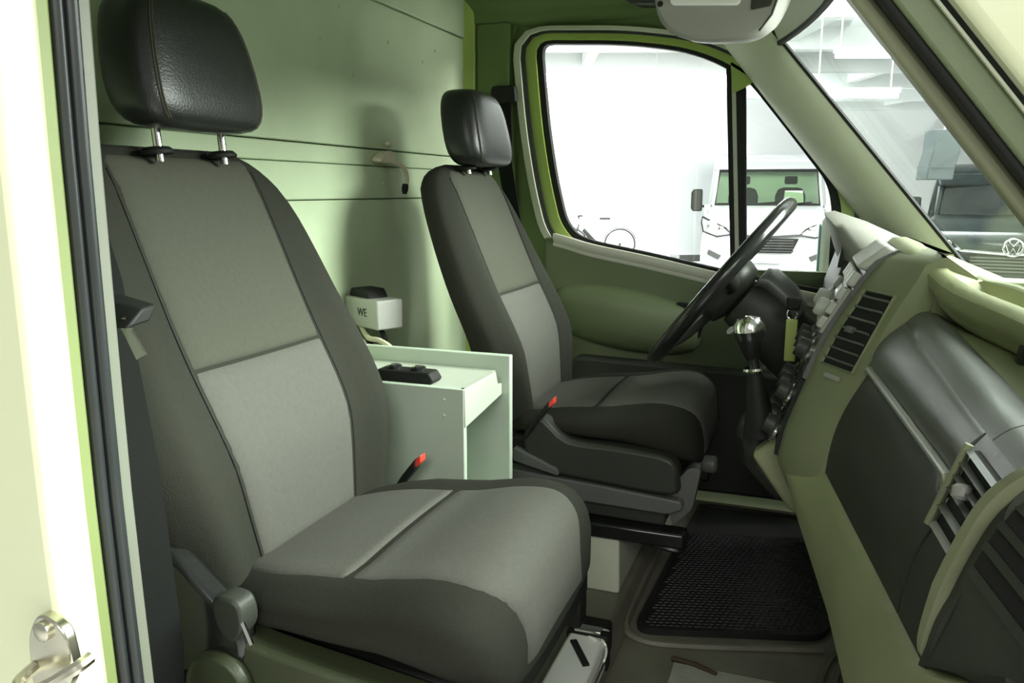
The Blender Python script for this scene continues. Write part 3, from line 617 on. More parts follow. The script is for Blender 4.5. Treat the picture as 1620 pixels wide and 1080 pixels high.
# ---- top slab with swept rear edge
BE = [(-0.87, (1.155, 0.765)), (-0.5, (1.130, 0.775)), (-0.3, (1.090, 0.786)), (-0.18, (1.045, 0.800)), (-0.12, (1.025, 0.818)), (0.0, (1.00, 0.840)), (0.28, (1.00, 0.838)), (0.36, (1.02, 0.805)), (0.85, (1.02, 0.775))]
def be(y): return sinterp([(q, p[0]) for q, p in BE], y), sinterp([(q, p[1]) for q, p in BE], y)
def tray(y): return min(1, max(0, (-0.12-y)/0.06))
gr, ridge = [], []
for y in ys(-0.87, 0.85, 56):
    a = be(y); ex = 1.25+0.05*(1-(y/0.87)**2); k = tray(y)
    base = [(0.020, 0.001), (0.026, 0.001-0.022*k), (0.058, -0.012-0.012*k), (0.064, -0.016+0.018*k), (0.080, -0.022+0.022*k)]
    row = [(a[0]+0.006, y, a[1]-0.034), (a[0], y, a[1]-0.026), (a[0]-0.002, y, a[1]-0.008), (a[0]+0.006, y, a[1])]+[(a[0]+u, y, a[1]+v) for u, v in base]
    x1, z1 = row[-1][0], row[-1][2]
    gr.append(row+[(lerp(x1, ex, s), y, lerp(z1, 0.728, s)) for s in (0.4, 0.75, 1)])
    if y < -0.1: ridge.append((a[0]+0.072, y, z1+0.001))
obj('dash_top', sheet(gr, (0.012, 0, -0.022)), 'olive_light', da, angle=45)
obj('tray_ridge', tube(ridge, 0.006, 8), 'pillar_plastic', da)
# open shelf under the slab: back wall, floor
gr = []
for y in ys(-0.80, -0.125, 20):
    d = 0.035+0.09*min(1, max(0, (-0.14-y)/0.16)); b = be(y); u = tabv(UL, y)
    gr.append([(b[0]+0.02, y, b[1]-0.03), (b[0]+d*0.6, y, b[1]-0.04), (max(b[0], u[0])+d, y, (b[1]+u[1])/2-0.01), (u[0]+d*0.7, y, u[1]-0.012), (u[0]-0.004, y, u[1]-0.004)])
obj('shelf_recess', sheet(gr, (0.02, 0, -0.01)), 'olive_plastic', da, angle=50)
obj('shelf_end_wall', prism([(1.03, 0.735), (1.035, 0.80), (1.2, 0.80), (1.2, 0.70), (1.05, 0.70)], 'xz', -0.13, -0.115), 'olive_plastic', da)
obj('shelf_divider', loft([[(1.10, y, 0.715), (1.165, y, 0.715), (1.165, y, 0.79), (1.11, y, 0.785)] for y in (-0.315, -0.335)]), 'dark_plastic', da, bevel=0.004)
obj('tray_void', bx(1.128, 1.2, -0.62, -0.338, 0.717, 0.775), 'void', da)
# ---- driver side: binnacle, lower cover
hood = []
for y in ys(0.30, 0.66, 14):
    k = math.sin(PI*(y-0.30)/0.36)**0.45 if 0.30 < y < 0.66 else 0.0
    hood.append([(0.925+0.02*(1-k), y, 0.765), (0.905+0.04*(1-k), y, 0.80+0.02*k), (0.885+0.06*(1-k), y, 0.815+0.064*k), (0.905+0.05*(1-k), y, 0.818+0.066*k), (0.97, y, 0.812+0.05*k), (1.05, y, 0.805+0.02*k), (1.08, y, 0.78), (0.96, y, 0.765)])
obj('instrument_hood', loft(hood), 'hood_plastic', da, angle=60)
obj('instrument_panel', sheet([[(0.915+0.01*k, y, 0.775+0.07*k) for k in (0, 1)] for y in ys(0.33, 0.63, 4)], (0.01, 0, 0)), 'black_gloss', da)
obj('column_side_panel', loft([[(0.93, y, 0.80), (1.1, y, 0.80), (1.15, y, 0.50), (0.92, y, 0.42), (0.885, y, 0.55), (0.90, y, 0.70)] for y in (0.312, 0.88)]), 'dark_plastic', da, bevel=0.015)
obj('console_cheek', loft([[(0.785, y, 0.445), (0.832, y, 0.490), (0.95, y, 0.47), (0.95, y, 0.33), (0.858, y, 0.345)] for y in (0.085, 0.13)]), 'olive_light', da, bevel=0.008)
obj('console_pod', loft([[(0.76+0.02*a, y, 0.40), (0.745+0.02*a, y, 0.47), (0.80, y, 0.50), (0.95, y, 0.50), (0.95, y, 0.34), (0.83, y, 0.34)] for a, y in ((1, 0.135), (0, 0.18), (0, 0.27), (1, 0.31))]), 'dark_plastic', da, bevel=0.015)
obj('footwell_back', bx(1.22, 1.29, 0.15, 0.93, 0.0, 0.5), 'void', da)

# ---- gear lever
gl = thing('gear_lever', 'black gear lever with a chrome-topped knob beside the dashboard', 'gear lever', (0.79, 0.11, 0.47))
obj('boot', lathe([(0.034, 0.0), (0.030, 0.02), (0.022, 0.06), (0.017, 0.10), (0.013, 0.12)], (0.80, 0.11, 0.48), (-0.16, 0, 1), 14), 'black', gl)
obj('collar', lathe([(0.020, 0), (0.022, 0.004), (0.020, 0.008)], (0.782, 0.11, 0.598), (-0.16, 0, 1), 14), 'chrome', gl)
obj('shaft', tube([(0.79, 0.11, 0.56), (0.772, 0.11, 0.655)], 0.009, 10), 'black_gloss', gl)
kn = obj('knob', lathe([(0.010, 0), (0.016, 0.012), (0.024, 0.035), (0.028, 0.052), (0.027, 0.066), (0.020, 0.076), (0.006, 0.080)], (0.776, 0.11, 0.620), (-0.14, 0, 1), 18), 'black_gloss', gl)
obj('knob_cap', lathe([(0.0283, 0.054), (0.0280, 0.066), (0.021, 0.077), (0.006, 0.0815), (0.005, 0.079), (0.0205, 0.074), (0.0275, 0.058)], (0.776, 0.11, 0.620), (-0.14, 0, 1), 18), 'chrome', kn)
# ---- key with a green tag
ky = thing('ignition_key', 'key with a pale green tag hanging from the steering column', 'key', (0.862, 0.33, 0.60))
obj('key_tag', bx(0.826, 0.848, 0.292, 0.298, 0.585, 0.672), 'tag_green', ky, bevel=0.002)
obj('key_ring', tube([(0.837+0.010*math.cos(a), 0.295, 0.682+0.012*math.sin(a)) for a in [2*PI*k/14 for k in range(14)]], 0.002, 6, True), 'chrome', ky)
obj('key_head', loft([[(x, y, z) for x, z in ((0.826, 0.690), (0.850, 0.690), (0.854, 0.716), (0.824, 0.716))] for y in (0.288, 0.302)]), 'black', ky, bevel=0.004)
# ---- steering wheel and column
SWC = Vector((0.677, 0.45, 0.722)); U = Vector((0.617, 0, 0.787)); Nn = Vector((0.787, 0, -0.617)); Yv = Vector((0, 1, 0))
sw = thing('steering_wheel', 'black steering wheel seen almost edge-on in front of the driver seat', 'steering wheel', SWC)
rim = obj('rim', tube([SWC+U*0.222*math.cos(a)+Yv*0.222*math.sin(a) for a in [2*PI*k/64 for k in range(64)]], 0.0165, 12, True), 'black_gloss', sw)
hub = []
for h, sx, sy in ((-0.012, 0.055, 0.07), (-0.006, 0.07, 0.085), (0.02, 0.078, 0.092), (0.045, 0.072, 0.085), (0.055, 0.05, 0.06)):
    hub.append([SWC+Nn*h+U*sx*math.copysign(abs(math.cos(a))**0.7, math.cos(a))+Yv*sy*math.copysign(abs(math.sin(a))**0.7, math.sin(a)) for a in [2*PI*k/28 for k in range(28)]])
obj('airbag_hub', loft(hub), 'dark_plastic', sw, angle=60)
for a in (math.radians(75), math.radians(-75), math.radians(145), math.radians(-145)):
    d = U*math.cos(a)+Yv*math.sin(a); obj('spoke', tube([SWC+Nn*0.03+d*0.06, SWC+Nn*0.022+d*0.14, SWC+d*0.216], [(0.020, 0.011), (0.018, 0.010), (0.020, 0.010)], 10, flat=d.cross(Nn)), 'dark_plastic', sw)
sc_ = thing('steering_column', 'dark steering column cover between wheel and dashboard', 'steering column', SWC+Nn*0.06)
cowl = []
for h, su, sd, sy in ((0.052, 0.035, 0.035, 0.05), (0.060, 0.060, 0.055, 0.075), (0.10, 0.072, 0.062, 0.082), (0.15, 0.075, 0.068, 0.082), (0.20, 0.065, 0.075, 0.078), (0.26, 0.05, 0.08, 0.075)):
    cowl.append([SWC+Nn*h+U*((su if math.cos(a) > 0 else sd)*math.copysign(abs(math.cos(a))**0.75, math.cos(a)))+Yv*sy*math.copysign(abs(math.sin(a))**0.75, math.sin(a)) for a in [2*PI*k/28 for k in range(28)]])
obj('cowl', loft(cowl), 'dark_plastic', sc_, angle=60)
obj('cowl_top', loft([[SWC+Nn*h+U*(s_*0.06+0.028)+Yv*0.07*math.sin(a)+U*0.028*math.cos(a) for a in [2*PI*k/20 for k in range(20)]] for h, s_ in ((0.058, 0.6), (0.075, 0.8), (0.13, 0.75), (0.17, 0.5))]), 'grey_plastic', sc_, angle=60)
for sg, dz in ((-1, -0.02), (1, 0.0)):
    b0 = SWC+Nn*0.115+Yv*sg*0.075+U*dz
    st = obj('stalk', tube([b0, b0+Yv*sg*0.05-Nn*0.012, b0+Yv*sg*0.10-Nn*0.03+U*-0.01], [(0.007, 0.007), (0.009, 0.006), (0.013, 0.007)], 10), 'black_gloss', sc_)
    obj('stalk_cap', tube([b0+Yv*sg*0.098-Nn*0.029+U*-0.01, b0+Yv*sg*0.112-Nn*0.034+U*-0.011], [(0.013, 0.0075), (0.011, 0.006)], 10), 'silver', st)

# ================================================================== OVERHEAD
oc = thing('overhead_console', 'pale grey overhead console with a lens hanging from the headliner', 'console', (0.7, 0.1, 1.3))
prof = smooth([(0.588, 1.33), (0.596, 1.24), (0.612, 1.195), (0.65, 1.170), (0.72, 1.163), (0.765, 1.170), (0.79, 1.20), (0.81, 1.26), (0.82, 1.34), (0.74, 1.42), (0.62, 1.42)], 4, True)
obj('housing', loft([[(lerp(0.70, x, s), y, lerp(1.30, z, s)+dz) for x, z in prof] for y, s, dz in ((-0.010, 0.95, 0.0), (0.0, 1.0, 0), (0.10, 1.0, 0.012), (0.25, 1.0, 0.045), (0.42, 0.97, 0.09))]), 'light_grey_plastic', oc, angle=50)
obj('map_lens', prism(roundpoly([(0.625, 1.222), (0.735, 1.214), (0.742, 1.262), (0.622, 1.27)], 0.008), 'xz', -0.016, 0.0), 'white_plastic', oc, bevel=0.002)
obj('switch', prism(roundpoly([(0.752, 1.206), (0.782, 1.21), (0.786, 1.224), (0.752, 1.222)], 0.003), 'xz', -0.014, 0.0), 'dark_plastic', oc, bevel=0.002)
obj('screw', lathe([(0.005, 0), (0.004, 0.003), (0.001, 0.0035)], (0.608, -0.011, 1.226), (0, -1, 0), 10), 'black', oc)
obj('seam_strip', tube([(x+0.001, y, z) for x, y, z in [(0.80, -0.012, 1.25), (0.783, -0.012, 1.197), (0.765, -0.006, 1.175)]], 0.002, 5), 'dark_plastic', oc)
gh = thing('grab_handle', 'dark recessed grab handle above the driver door', 'handle', (0.42, 0.9, 1.5))
obj('recess', prism(roundpoly([(0.33, 1.47), (0.365, 1.428), (0.56, 1.418), (0.56, 1.49), (0.36, 1.51)], 0.02), 'xz', 0.925, 0.975), 'dark_plastic', gh, bevel=0.008)
obj('handle_bar', tube(smooth([(0.335, 0.94, 1.475), (0.36, 0.905, 1.44), (0.45, 0.90, 1.432), (0.56, 0.90, 1.428), (0.59, 0.94, 1.43)], 4), 0.010, 8), 'dark_plastic', gh)

# ================================================================== BETWEEN THE SEATS
bxr = thing('console_box', 'pale green painted wooden box standing between the seats', 'box', (0.07, -0.03, 0.06))
obj('side_panel', bx(-0.155, 0.300, -0.125, -0.112, 0.06, 0.577), 'box_paint', bxr, bevel=0.002)
obj('side_panel', bx(-0.155, 0.318, 0.062, 0.078, 0.06, 0.604), 'box_paint', bxr, bevel=0.002)
obj('back_panel', bx(-0.155, -0.143, -0.111, 0.061, 0.06, 0.575), 'box_paint', bxr)
obj('shelf', bx(-0.14, 0.289, -0.111, 0.061, 0.562, 0.574), 'box_paint_white', bxr, bevel=0.002)
obj('front_fascia', prism([(-0.124, 0.505), (-0.124, 0.577), (0.028, 0.577), (0.040, 0.548), (0.061, 0.548), (0.061, 0.525)], 'yz', 0.29, 0.302), 'box_paint_white', bxr, bevel=0.002)
obj('inner_floor', bx(-0.14, 0.289, -0.111, 0.061, 0.30, 0.312), 'box_paint', bxr)
for (x, z) in ((0.26, 0.555), (0.26, 0.525), (-0.05, 0.55), (0.0, 0.40)):
    obj('screw', lathe([(0.004, 0), (0.003, 0.002), (0.001, 0.0025)], (x, -0.125, z), (0, -1, 0), 8), 'box_paint', bxr)
so = thing('power_socket_strip', 'black twin power socket lying on the green box', 'socket', (0.17, -0.09, 0.575))
obj('socket_body', prism(roundpoly([(0.11, 0.574), (0.225, 0.574), (0.232, 0.582), (0.222, 0.597), (0.115, 0.597), (0.108, 0.585)], 0.004), 'xz', -0.108, -0.068), 'black', so, bevel=0.003)
for x in (0.142, 0.192):
    cp_ = obj('socket_cap', lathe([(0.014, 0), (0.014, 0.005), (0.011, 0.007), (0.001, 0.0072)], (x, -0.088, 0.597), (0, 0, 1), 16), 'black_gloss', so)
    obj('cap_hinge', tube([(x-0.006, -0.098, 0.604), (x, -0.101, 0.606), (x+0.006, -0.098, 0.604)], 0.0015, 6), 'chrome', cp_)
# electrical unit fixed to the bulkhead
eu = thing('control_unit', 'pale grey control unit on a bracket in front of the bulkhead', 'control unit', (-0.1, 0.24, 0.62))
R = Matrix.Translation((-0.085, 0.225, 0.652)) @ Matrix.Rotation(math.radians(-28), 4, 'Z')
obj('case', xf(bx(-0.065, 0.075, -0.035, 0.035, -0.035, 0.032), R), 'pale_grey_plastic', eu, bevel=0.004)
obj('cooling_cover', xf(prism(roundpoly([(-0.06, 0.031), (0.03, 0.031), (0.015, 0.052), (-0.05, 0.052)], 0.008), 'xz', -0.025, 0.025), R), 'black', eu, bevel=0.003)
text('lettering', 'WE', 0.026, 'dark_plastic', Matrix.Translation(-Vector((-0.1, 0.24, 0.62))) @ R @ Matrix.Translation((0.012, -0.0352, 0.0)) @ Matrix.Rotation(PI/2, 4, 'X'), eu, 0.0008)
obj('bracket', tube([tuple(R @ Vector(p)) for p in ((0.03, 0, -0.034), (0.05, 0, -0.06), (0.03, 0.01, -0.10), (-0.03, 0.02, -0.10), (-0.07, 0.02, -0.06))], 0.006, 8), 'black', eu)
tag(obj('power_cable', tube(smooth([tuple(R @ Vector((-0.02, -0.02, -0.036))), (-0.06, 0.16, 0.600), (-0.02, 0.14, 0.600), (0.015, 0.13, 0.585), (0.02, 0.12, 0.560)], 6), 0.006, 8), 'cable'), 'cream cable looping from the control unit in front of the green bulkhead', 'cable')
tag(obj('power_lead', tube(smooth([tuple(R @ Vector((-0.04, -0.03, -0.036))), (-0.09, 0.13, 0.61), (-0.05, 0.10, 0.612), (0.0, 0.04, 0.610), (0.02, 0.0, 0.590), (0.05, -0.04, 0.581)], 6), 0.005, 8), 'cable'), 'thin cream lead dropping behind the passenger backrest to the green box', 'cable')
# white clip with a wire on the bulkhead rail
wc = thing('wall_clip', 'cream plastic clip with a short bent wire on the bulkhead rail', 'clip', (BHX+0.01, 0.42, 1.0))
obj('clip_body', prism(smooth([(0.365, 0.998), (0.385, 1.016), (0.415, 1.024), (0.440, 1.016), (0.435, 0.998), (0.40, 0.992)], 4, True), 'yz', BHX+0.004, BHX+0.03), 'cable', wc, bevel=0.003)
obj('wire', tube(smooth([(BHX+0.02, 0.38, 1.0), (BHX+0.03, 0.44, 0.995), (BHX+0.035, 0.475, 0.982), (BHX+0.035, 0.49, 0.955), (BHX+0.03, 0.488, 0.935)], 5), 0.0055, 8), 'cable', wc)
obj('plug', lathe([(0.008, 0), (0.009, 0.012), (0.006, 0.024)], (BHX+0.03, 0.489, 0.942), (0, -0.3, -1), 10), 'black', wc)
obj('stub', lathe([(0.006, 0), (0.007, 0.01), (0.004, 0.014)], (BHX+0.004, 0.44, 1.04), (1, 0, 0.2), 8), 'cable', wc)

# ================================================================== BELTS, FLOOR ITEMS
pb = thing('passenger_seat_belt', 'black seat belt hanging beside the passenger backrest', 'seat belt', (0.1, -0.77, 0.3))
obj('webbing', sheet([[(x, y, z), (x+0.02, y+0.045, z)] for x, y, z in ((0.085, -0.80, 1.20), (0.115, -0.785, 0.95), (0.14, -0.775, 0.83), (0.165, -0.77, 0.62), (0.18, -0.77, 0.40), (0.17, -0.77, 0.28))], (0.003, -0.002, 0)), 'webbing', pb, angle=60)
tg = obj('tongue_grip', loft([[(0.172+a, -0.79+b, 0.800+c) for a, b, c in ((-0.01, -0.012, -0.012), (0.055, -0.004, -0.012), (0.055, 0.02, 0.006), (-0.01, 0.02, 0.014))], [(0.172+a, -0.765+b, 0.803+c) for a, b, c in ((-0.01, 0, -0.012), (0.055, 0.004, -0.012), (0.05, 0.02, 0.004), (-0.01, 0.03, 0.012))]]), 'black', pb, bevel=0.003)
obj('tongue', loft([[(0.206+a, -0.785, 0.795+b) for a, b in ((0, 0), (0.010, 0.003), (0.034, -0.034), (0.022, -0.040))], [(0.206+a, -0.782, 0.795+b) for a, b in ((0, 0), (0.010, 0.003), (0.034, -0.034), (0.022, -0.040))]]), 'chrome', tg)
dbt = thing('driver_seat_belt', 'black seat belt strap hanging on the pillar behind the driver headrest', 'seat belt', (0.0, 0.95, 0.3))
obj('webbing', sheet([[(x, y, z), (x+0.045, y, z)] for x, y, z in ((-0.055, 0.945, 1.22), (-0.045, 0.93, 1.0), (0.0, 0.90, 0.8), (0.05, 0.86, 0.5))], (0, 0.003, 0)), 'webbing', dbt, angle=60)
obj('guide_loop', prism(roundpoly([(-0.075, 1.185), (0.01, 1.185), (0.005, 1.235), (-0.07, 1.235)], 0.012), 'xz', 0.935, 0.957), 'black', dbt, bevel=0.004)
mt = thing('floor_mat', 'black ribbed rubber mat in the driver footwell', 'mat', (0.75, 0.5, 0))
mp = roundpoly([(0.560, 0.155), (0.935, 0.262), (0.985, 0.40), (1.02, 0.92), (0.60, 0.92), (0.575, 0.50)], [0.05, 0.03, 0.05, 0.03, 0.03, 0.1])
obj('mat_base', prism(mp, 'xy', 0.001, 0.010), 'mat_rubber', mt)
obj('mat_lip', band(mp, offset(mp, -0.012), 'xy', 0.010, 0.016), 'mat_rubber', mt)
rib = []
ex, ey = Vector((0.961, 0.274, 0)), Vector((-0.274, 0.961, 0)); og = Vector((0.575, 0.185, 0.010))
def inmat(p):
    c = False; q = offset(mp, -0.02); j = len(q)-1
    for i in range(len(q)):
        if (q[i][1] > p.y) != (q[j][1] > p.y) and p.x < (q[j][0]-q[i][0])*(p.y-q[i][1])/(q[j][1]-q[i][1])+q[i][0]: c = not c
        j = i
    return c
for i in range(34):
    for j in range(40):
        p = og+ex*(0.0135*i+(0.0067 if j % 2 else 0))+ey*(0.0125*j-0.01)
        if not inmat(p): continue
        a, b = ex*0.0058, ey*0.0052
        rib.append(([p-a-b, p+a-b, p+a+b, p-a+b]+[q+Vector((0, 0, 0.0022)) for q in (p-a*.8-b*.8, p+a*.8-b*.8, p+a*.8+b*.8, p-a*.8+b*.8)], [(4, 5, 6, 7), (0, 1, 5, 4), (1, 2, 6, 5), (2, 3, 7, 6), (3, 0, 4, 7)]))
tr = obj('mat_tread', merge(*rib), 'mat_tread', mt); tr['kind'] = 'stuff'
fc = thing('strapped_case', 'white case with black straps on the floor below the passenger cushion', 'case', (0.53, -0.2, 0.06))  # modelled as a plain white storage box with straps
obj('case_body', bx(0.490, 0.560, -0.40, -0.05, 0.062, 0.125), 'white_plastic', fc, bevel=0.006)
obj('case_end', bx(0.488, 0.555, -0.049, -0.01, 0.062, 0.122), 'black', fc, bevel=0.006)
obj('strap', bx(0.486, 0.564, -0.09, -0.066, 0.061, 0.129), 'black', fc, bevel=0.002)
obj('strap', xf(bx(-0.04, 0.04, -0.006, 0.006, -0.001, 0.003), Matrix.Translation((0.528, -0.15, 0.126)) @ Matrix.Rotation(math.radians(-58), 4, 'Z')), 'black', fc)
obj('buckle', bx(0.50, 0.55, -0.088, -0.068, 0.129, 0.135), 'chrome', fc, bevel=0.001)
obj('side_wire', tube(smooth([(0.565, -0.35, 0.10), (0.568, -0.15, 0.105), (0.562, -0.1, 0.12), (0.53, -0.1, 0.13)], 4), 0.003, 6), 'chrome', fc)
tag(obj('wooden_stick', tube([(0.655, 0.085, 0.006), (0.70, 0.075, 0.009), (0.745, 0.058, 0.008)], [0.006, 0.005, 0.004], 6), 'wood_stick'), 'short dark stick lying on the cab floor', 'stick')

# ================================================================== OUTSIDE: THE HALL
GZ = -0.73
gf = struct('floor_hall', prism([tuple(gpos(x, y, 0)[:2]) for x, y in ((-14, -10), (24, -10), (24, 26), (-14, 26))], 'xy', GZ-0.05, GZ), 'garage_floor', 'pale concrete floor of the workshop hall', 'floor')
struct('wall_far', prism([tuple(gpos(x, y, 0)[:2]) for x, y in ((-14, 25), (24, 25), (24, 25.3), (-14, 25.3))], 'xy', GZ, 4.2), 'garage_wall', 'white far wall of the workshop hall', 'wall')
ch = structroot('ceiling_hall', 'white hall ceiling with cross beams', 'ceiling', gpos(4, 12, 3.3), YAW)
obj('deck', bx(-12, 16, -8.5, 13, 0.35, 0.5), 'garage_ceiling', ch, local=True)
for k in range(9): obj('beam', bx(-12, 16, -8+2.6*k, -7.75+2.6*k, 0.0, 0.35), 'garage_ceiling', ch, local=True)
for k in range(7): obj('beam', bx(-9+3.2*k, -8.8+3.2*k, -8.4, 13, 0.12, 0.35), 'garage_ceiling', ch, local=True)
def tube_light(gx, gy, z, ln, label):
    t = thing('tube_light', label, 'lamp', gpos(gx, gy, z), YAW, 'strip lights under the hall ceiling')
    obj('housing', bx(-ln/2, ln/2, -0.06, 0.06, 0.03, 0.10), 'white_plastic', t, local=True, bevel=0.01)
    obj('tube', tube([(-ln/2+0.02, 0, 0), (ln/2-0.02, 0, 0)], 0.035, 10), 'tube_glow', t, local=True)
    for x in (-ln*0.4, ln*0.4): obj('hanger', tube([(x, 0, 0.1), (x, 0, 3.66-z)], 0.01, 6), 'garage_wall', t, local=True)
tube_light(4.56, 11.0, 2.66, 0.75, 'upper of the two short strip lights seen through the windscreen')
tube_light(4.72, 11.6, 2.23, 1.25, 'lower and longer strip light seen through the windscreen')
tube_light(2.1, 16.0, 2.9, 1.6, 'faint strip light seen through the driver side window')
# white partition / box body behind the white van
wb = thing('white_truck_body', 'tall plain white box body behind the white van', 'truck', gpos(4.75, 17.6, GZ), YAW)
obj('box_shell', bx(-1.25, 1.6, 0.0, 1.2, 0.30, 3.6), 'van_white', wb, local=True, bevel=0.05)
obj('chassis', bx(-1.1, 1.4, 0.1, 1.1, 0.15, 0.30), 'grey_plastic', wb, local=True)
for x in (-0.95, 1.25): obj('wheel', lathe([(0.25, -0.12), (0.38, -0.12), (0.40, -0.08), (0.40, 0.08), (0.38, 0.12), (0.25, 0.12)], (x, 0.6, 0.40), (1, 0, 0), 20), 'tyre', wb, local=True)

def make_van(name, label, gx, gy, W, zw0, zw1, hoodz, paint, glassm, low, dark, rz=0):
    """front view van, local x right, y away, z above ground"""
    t = thing(name, label, 'van', gpos(gx, gy, GZ), YAW+rz)
    h = W/2
    ztop = zw1+0.22
    def sec(y, hw_b, hw_t, z0, z1):
        return [(-hw_b*0.94, y, z0), (hw_b*0.94, y, z0), (hw_b, y, z0+0.12), (hw_b, y, (z0+z1)/2), (hw_t, y, z1-0.06), (hw_t-0.07, y, z1), (-hw_t+0.07, y, z1), (-hw_t, y, z1-0.06), (-hw_b, y, (z0+z1)/2), (-hw_b, y, z0+0.12)]
    # nose
    obj('nose', loft([sec(0.02, h*0.78, h*0.70, low, hoodz-0.42), sec(0.0, h*0.86, h*0.80, low, hoodz-0.25), sec(0.05, h*0.94, h*0.88, low, hoodz-0.10), sec(0.22, h, h*0.93, low, hoodz-0.02), sec(0.55, h, h*0.92, low, hoodz+0.10), sec(0.85, h, h*0.90, low, zw0)]), paint, t, local=True, bevel=0.03, seg=3, angle=50)
    # cabin shell: rear body and roof
    obj('body', loft([sec(1.75, h, h*0.90, low+0.1, ztop), sec(2.2, h, h*0.92, low+0.1, ztop+0.12), sec(2.7, h, h*0.92, low+0.1, ztop+0.12)]), paint, t, local=True, bevel=0.04, angle=50)
    hb, ht = h*0.86, h*0.82
    obj('roof_front', loft([[(-ht-0.04, 1.45, zw1), (ht+0.04, 1.45, zw1), (ht+0.02, 1.5, zw1+0.05), (-ht-0.02, 1.5, zw1+0.05)], [(-h*0.9, 1.9, zw1+0.10), (h*0.9, 1.9, zw1+0.10), (h*0.88, 1.9, ztop+0.02), (-h*0.88, 1.9, ztop+0.02)]]), paint, t, local=True, bevel=0.02)
    for sg in (-1, 1):
        obj('windscreen_pillar', loft([[(sg*(hb-0.05), 0.80, zw0-0.02), (sg*(hb+0.02), 0.84, zw0-0.02), (sg*(hb+0.02), 0.95, zw0-0.02)], [(sg*(ht-0.04), 1.45, zw1), (sg*(ht+0.03), 1.48, zw1), (sg*(ht+0.06), 1.6, zw1)]]), paint, t, local=True)
        obj('side_panel', bx(min(sg*h*0.9, sg*h), max(sg*h*0.9, sg*h), 0.8, 2.0, low+0.1, zw0), paint, t, local=True)
    wsn = obj('windscreen', sheet([[(x*lerp(hb-0.04, ht-0.03, v), lerp(0.80, 1.45, v)+0.05*(x*x)-0.05, lerp(zw0, zw1, v)) for x in (-1, -0.6, -0.2, 0.2, 0.6, 1)] for v in (0, 0.5, 1)], (0, 0.012, 0.006)), glassm, t, local=True, angle=60)
    loop = [(-hb+0.04, 0.79, zw0), (hb-0.04, 0.79, zw0), (ht-0.03, 1.44, zw1), (-ht+0.03, 1.44, zw1)]
    obj('windscreen_seal', tube(loop, 0.028, 6, True), 'black', wsn, local=True)
    for x in (-0.35, 0.25):
        obj('wiper', tube([(x, 0.78, zw0+0.01), (x+0.5, 0.80, zw0+0.05)], 0.012, 5), 'black', wsn, local=True)
    obj('interior_dash', bx(-hb+0.05, hb-0.05, 0.86, 1.25, zw0-0.12, zw0+0.03), 'van_dash', t, local=True, bevel=0.03)
    obj('cabin_back', bx(-h*0.86, h*0.86, 2.0, 2.05, zw0-0.3, zw1+0.15), 'van_interior', t, local=True)
    for x in (-0.42, 0.42):
        st = obj('seat_back', loft([[(x-a, 1.72, z), (x+a, 1.72, z), (x+a, 1.86, z), (x-a, 1.86, z)] for a, z in ((0.26, zw0-0.3), (0.27, zw0+0.15), (0.22, zw0+0.28), (0.12, zw0+0.31))]), 'van_seat', t, local=True, bevel=0.03)
        obj('seat_headrest', bx(x-0.13, x+0.13, 1.74, 1.84, zw0+0.35, zw0+0.53), 'van_seat', st, local=True, bevel=0.04)
    obj('dash_paper', sheet([[(0.28, 0.92, zw0+0.03), (0.62, 0.92, zw0+0.03)], [(0.30, 1.02, zw0+0.25), (0.60, 1.02, zw0+0.25)]], (0, 0.005, 0)), 'paper', t, local=True)
    # mirrors
    for sg in (-1, 1):
        mr = obj('door_mirror', loft([[(sg*(h+0.05+a), y, z) for a, y in ((0, 0.95), (0.20*s, 0.93), (0.20*s, 1.05), (0, 1.07))] for z, s in ((zw0-0.12, 0.85), (zw0-0.06, 1.0), (zw0+0.22, 1.0), (zw0+0.28, 0.8))]), 'dark_plastic', t, local=True, bevel=0.03)
        obj('mirror_arm', tube([(sg*(h-0.03), 1.0, zw0-0.04), (sg*(h+0.08), 1.0, zw0-0.02)], 0.025, 6), 'dark_plastic', mr, local=True)
    # headlights
    for sg in (-1, 1):
        hl = obj('headlight', loft([[(sg*h*a, y, z) for a, y, z in ((0.50, -0.01, hoodz-0.36), (0.60, -0.012, hoodz-0.26), (0.985, 0.14, hoodz-0.07), (0.995, 0.16, hoodz-0.17), (0.96, 0.07, hoodz-0.32), (0.74, -0.008, hoodz-0.40))], [(sg*h*a, y+0.12, z) for a, y, z in ((0.50, -0.02, hoodz-0.36), (0.60, -0.02, hoodz-0.26), (0.985, 0.10, hoodz-0.07), (0.995, 0.12, hoodz-0.17), (0.96, 0.05, hoodz-0.32), (0.74, -0.01, hoodz-0.40))]]), 'lamp_glass', t, local=True, bevel=0.008)
        obj('headlight_bezel', tube([(sg*h*a, y-0.015, z) for a, y, z in ((0.50, -0.01, hoodz-0.36), (0.60, -0.012, hoodz-0.26), (0.985, 0.14, hoodz-0.07), (0.995, 0.16, hoodz-0.17), (0.96, 0.07, hoodz-0.32), (0.74, -0.008, hoodz-0.40))], 0.014, 5, True), 'dark_plastic', hl, local=True)
        for q in (0.68, 0.85): obj('headlight_lens', lathe([(0.06, 0), (0.05, 0.03), (0.01, 0.045)], (sg*h*q, 0.01 if q < 0.8 else 0.06, hoodz-0.275+0.04*(q > 0.8)), (0, -1, 0), 12), 'chrome', hl, local=True)
        fg_ = obj('fog_lamp', loft([[(sg*h*a, y, z) for a, z in ((0.66, low+0.34), (0.86, low+0.44), (0.88, low+0.36), (0.70, low+0.27))] for y in (-0.03, 0.12)]), 'grey_plastic', t, local=True, bevel=0.01)
